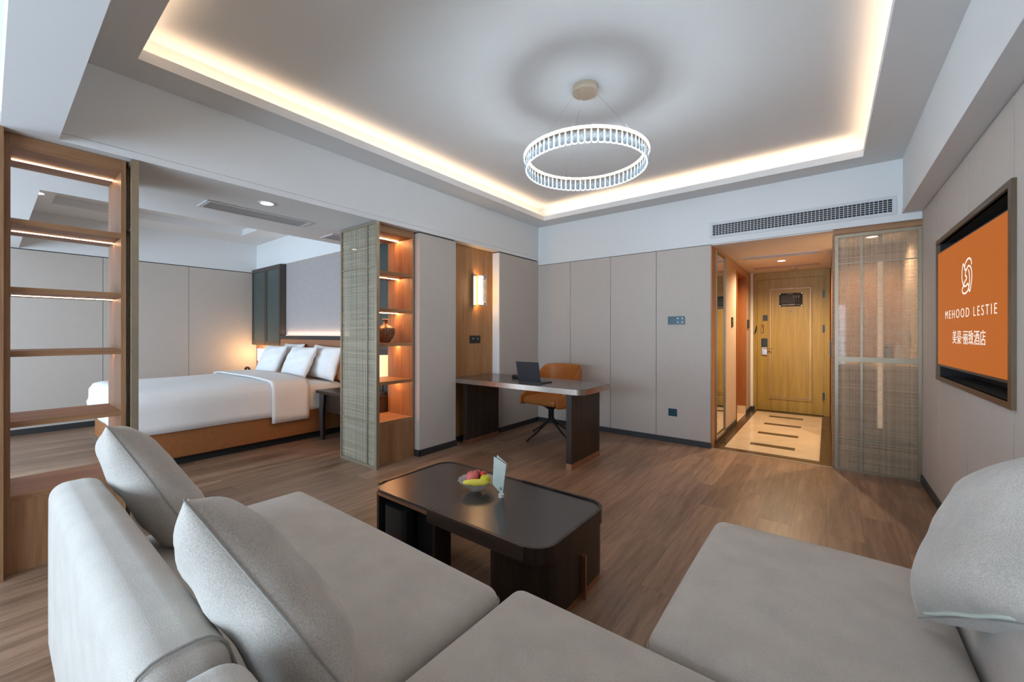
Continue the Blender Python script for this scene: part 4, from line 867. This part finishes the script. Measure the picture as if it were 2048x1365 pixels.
# duvet: cloth shell draped over the sides and foot
def drape(x0, x1, y0, y1, ztop, hem, r, th=0.02, nx=36, ny=26, wob=0.004, foot=True, sag=0.0, seed=1):
    rd = random.Random(seed); ph = [rd.uniform(0, 6) for _ in range(4)]
    def prof(s_, a, c, h):   # s_ along the developed length: returns (coordinate, drop)
        L1 = h; arc = PI/2*r; w_ = (c-a)-2*r; T = 2*(L1+arc)+w_; d_ = s_*T
        if d_ < L1: return a, h - d_ + r
        d_ -= L1
        if d_ < arc: q = d_/r; return a + r*(1-math.cos(q)), r*(1-math.sin(q))
        d_ -= arc
        if d_ < w_: return a + r + d_, 0.0
        d_ -= w_
        if d_ < arc: q = d_/r; return c - r + r*math.sin(q), r*(1-math.cos(q))
        return c, r + d_-arc
    b = MB(); rows = []
    hh = ztop-hem-r
    for i in range(nx+1):
        row = []
        for j in range(ny+1):
            x, dx = prof(i/nx, x0, x1, hh)
            if foot:
                arc = PI/2*r; T = hh+arc+(y1-y0-r); d_ = j/ny*T
                if d_ < hh: y, dy = y0, hh-d_+r
                elif d_ < hh+arc: q = (d_-hh)/r; y, dy = y0 + r*(1-math.cos(q)), r*(1-math.sin(q))
                else: y, dy = y0+r+d_-hh-arc, 0.0
            else: y, dy = y0+(y1-y0)*j/ny, 0.0
            drop = min(max(dx, dy), hh+r) if min(dx, dy) <= r else max(dx, dy)
            k = min(1, drop/0.2); u = (x-x0)/(x1-x0)
            z = ztop - drop + wob*math.sin(5*x+ph[0]+4*y)*(1-k) + sag*(1-(2*u-1)**2)
            x += wob*1.5*math.sin(8*y+ph[1])*k*(1 if x > (x0+x1)/2 else -1); y -= wob*1.2*math.sin(9*x+ph[2])*k*(dy > 0)
            row.append(b.bm.verts.new((x, y, z)))
        rows.append(row)
    for i in range(nx):
        for j in range(ny): b.bm.faces.new([rows[i][j], rows[i+1][j], rows[i+1][j+1], rows[i][j+1]])
    bmesh.ops.recalc_face_normals(b.bm, faces=b.bm.faces)
    return b
b = drape(BX0-0.03, BX1+0.022, BY0-0.045, 2.20, 0.695, 0.335, 0.09, sag=0.02)
o = b.build('duvet', 'linen', smooth=True, angle=3); tag(o, 'smooth white duvet spread over the double bed', 'duvet'); sm = o.modifiers.new('t', 'SOLIDIFY'); sm.thickness = 0.018; sm.offset = -1
b = drape(BX0-0.04, BX1+0.038, 1.895, 2.295, 0.712, 0.265, 0.085, foot=False, sag=0.02, wob=0.003, ny=10, seed=4)
o2 = b.build('folded_band', 'linen', o, smooth=True, angle=3); sm = o2.modifiers.new('t', 'SOLIDIFY'); sm.thickness = 0.012; sm.offset = 1
GP = 'white bed pillows'
def bedpillow(label, c, w_, h_, yaw_, tilt, t_=0.15, seed=0, roll_=0.0):
    o = cushion(label, 'bed_pillow', w_, h_, t_, mat='linen', cat='pillow', piping=None, pw=3.0, pull=0.04, wr=0.006, group=GP, seed=seed)
    za = Vector((math.sin(roll_), math.sin(tilt), math.cos(tilt))); place(o, c, (math.cos(yaw_), math.sin(yaw_), -math.sin(roll_)), za)
bedpillow('white pillow at the back left, mostly hidden against the headboard', (-6.10, 2.69, 0.895), 0.60, 0.42, 0.0, 0.22, seed=11)
bedpillow('white pillow at the back right, its edge beside the glass panel', (-5.12, 2.655, 0.878), 0.70, 0.43, 0.0, 0.28, seed=12, roll_=0.04)
bedpillow('white pillow at the front left of the bed, nearest the lit sconce', (-6.22, 2.46, 0.872), 0.60, 0.44, 0.03, 0.42, seed=13)
bedpillow('white pillow at the front centre of the bed, overlapping the others', (-5.46, 2.49, 0.868), 0.70, 0.44, -0.03, 0.40, seed=14)
o = cushion('rust orange cushion peeking out beside the right bed pillow', 'throw_pillow', 0.34, 0.34, 0.11, mat='bed_leather', cat='cushion', piping=None, seed=21); place(o, (-4.93, 2.71, 0.825), (1, 0, 0), (0, 0.2, 1))
ns = thing('nightstand', 'dark wooden nightstand with splayed leg behind the glass panel', 'nightstand', (-4.3, 2.5, 0))
MB().box(-4.74, -3.775, 2.36, 2.765, 0.55, 0.585, bev=0.003).build('top', 'wenge', ns); MB().box(-4.68, -3.80, 2.44, 2.75, 0.33, 0.55).build('drawer_box', 'wenge', ns)
for x, sx_ in ((-4.70, 1), (-3.85, -1)):
    for y in (2.42, 2.73): b = MB(); b.tube([(x+sx_*0.015, y, 0.549), (x, y, 0.3), (x+sx_*0.012, y, 0.0)], 0.03, 4, rs=[0.040, 0.034, 0.027]); b.build('leg', 'wenge', ns, smooth=True)
bk = MB().box(-4.35, -3.98, 2.46, 2.72, 0.0, 0.30, bev=0.01).build('rattan_box', 'rattan'); tag(bk, 'dark woven box on the floor under the nightstand', 'box')
b = MB(); b.box(-3.80, -3.785, 2.43, 2.755, 0.05, 0.548); b.build('side_panel', 'rattan', ns)
tl = thing('table_lamp', 'lit paper drum table lamp on the nightstand, seen through the shelf', 'table lamp', (-3.875, 2.67, 0.585))
b = MB(); b.lathe([(0.001, 0), (0.05, 0), (0.05, 0.015), (0.012, 0.03), (0.012, 0.16), (0.001, 0.16)], (-3.875, 2.67, 0.585), 24); b.build('base', 'black', tl, smooth=True)
b = MB(); b.lathe([(0.095, 0.16), (0.10, 0.16), (0.10, 0.42), (0.095, 0.42), (0.095, 0.16)], (-3.875, 2.67, 0.585), 32); b.build('shade', 'paper_shade', tl, smooth=True, angle=0.6)
def wall_cab(label, x0, x1, z0=1.055, z1=2.33):
    r = thing('wall_cabinet', label, 'cabinet', ((x0+x1)/2, 2.84, z0), group='tall teal cabinets flanking the headboard')
    MB().box(x0, x1, 2.790, YH-0.001, z0, z1).build('carcass', 'cab_frame', r); n = 2; w_ = (x1-x0)/n
    for k in range(n):
        a, c = x0+w_*k+0.004, x0+w_*(k+1)-0.004; f_ = 0.045; b = MB()
        b.box(a, a+f_, 2.774, 2.790, z0+0.004, z1-0.004); b.box(c-f_, c, 2.774, 2.790, z0+0.004, z1-0.004); b.box(a+f_, c-f_, 2.774, 2.790, z0+0.004, z0+0.07); b.box(a+f_, c-f_, 2.774, 2.790, z1-0.07, z1-0.004)
        dd = b.build('door', 'cab_frame', r); MB().box(a+f_, c-f_, 2.782, 2.789, z0+0.07, z1-0.07).build('teal_panel', 'teal_panel', dd)
    return r
wall_cab('tall teal-fronted cabinet in the corner left of the headboard', XF+0.005, -6.695)
wall_cab('tall teal-fronted cabinet right of the headboard, seen through the shelf', -4.735, -3.765)
b = MB(); b.box(XF+0.005, -6.695, 2.85, YH, 0, 1.055); b.box(-6.71, -6.695, 2.79, 2.85, 0, 1.055); struct(b.build('trim_6', 'leather_brown'), 'brown leather wall panels under the cabinets')
b = MB(); b.box(-4.735, -3.765, 2.85, YH, 0, 1.055); struct(b.build('trim_7', 'cab_frame'), 'dark wall panel behind the near nightstand')
bs = thing('bedside_sconce', 'glowing warm tube sconce beside the left bed pillow', 'wall lamp', (-7.50, 2.83, 0.82))
MB().box(-7.56, -7.40, 2.838, 2.85, 0.80, 1.00).build('backplate', 'gold', bs); b = MB(); b.cyl((-7.50, 2.80, 0.80), (-7.50, 2.80, 0.99), 0.038, 20); b.build('light_tube', 'bulb_warm', bs, smooth=True, angle=0.6)
b = MB()
for k in range(5): b.tube([(-7.42+0.02*k, 2.83, 0.86), (-7.44+0.02*k, 2.79, 0.92), (-7.41+0.02*k, 2.83, 0.985)], 0.004, 6)
b.build('fretwork', 'gold', bs, smooth=True); area('headboard_glow', (-5.72, 2.845, 1.228), (PI, 0, 0), 1.85, 0.02, 1.6, (1.0, 0.66, 0.45))
point('bedside_light', (-7.45, 2.66, 0.93), 4.5, AMBER, 0.06)
ns2 = thing('nightstand', 'dark nightstand at the far side of the bed, hidden behind the bedding', 'nightstand', (-7.2, 2.55, 0))
MB().box(-7.70, -6.74, 2.36, 2.76, 0.55, 0.585, bev=0.003).build('top', 'wenge', ns2); MB().box(-7.66, -6.80, 2.42, 2.75, 0.33, 0.55).build('drawer_box', 'wenge', ns2)
for x in (-7.66, -6.80):
    for y in (2.42, 2.73): b = MB(); b.tube([(x, y, 0.549), (x, y, 0.0)], 0.02, 8); b.build('leg', 'wenge', ns2, smooth=True)
ph = thing('telephone', 'dark telephone on the far nightstand, just above the duvet edge', 'telephone', (-7.38, 2.56, 0.585))
MB().box(-7.47, -7.29, 2.48, 2.66, 0.585, 0.64, bev=0.012).build('body', 'black', ph); b = MB(); b.tube([(-7.46, 2.57, 0.66), (-7.44, 2.57, 0.69), (-7.38, 2.57, 0.70), (-7.32, 2.57, 0.69), (-7.30, 2.57, 0.66)], 0.018, 8); b.build('handset', 'black', ph, smooth=True)
b = MB(); b.tube([(-4.60, 2.78, 0.02), (-4.56, 2.70, 0.012), (-4.52, 2.66, 0.03), (-4.50, 2.72, 0.012)], 0.007, 6); tag(b.build('power_plug', 'white_plastic', smooth=True), 'white plug lead lying under the nightstand', 'cable')
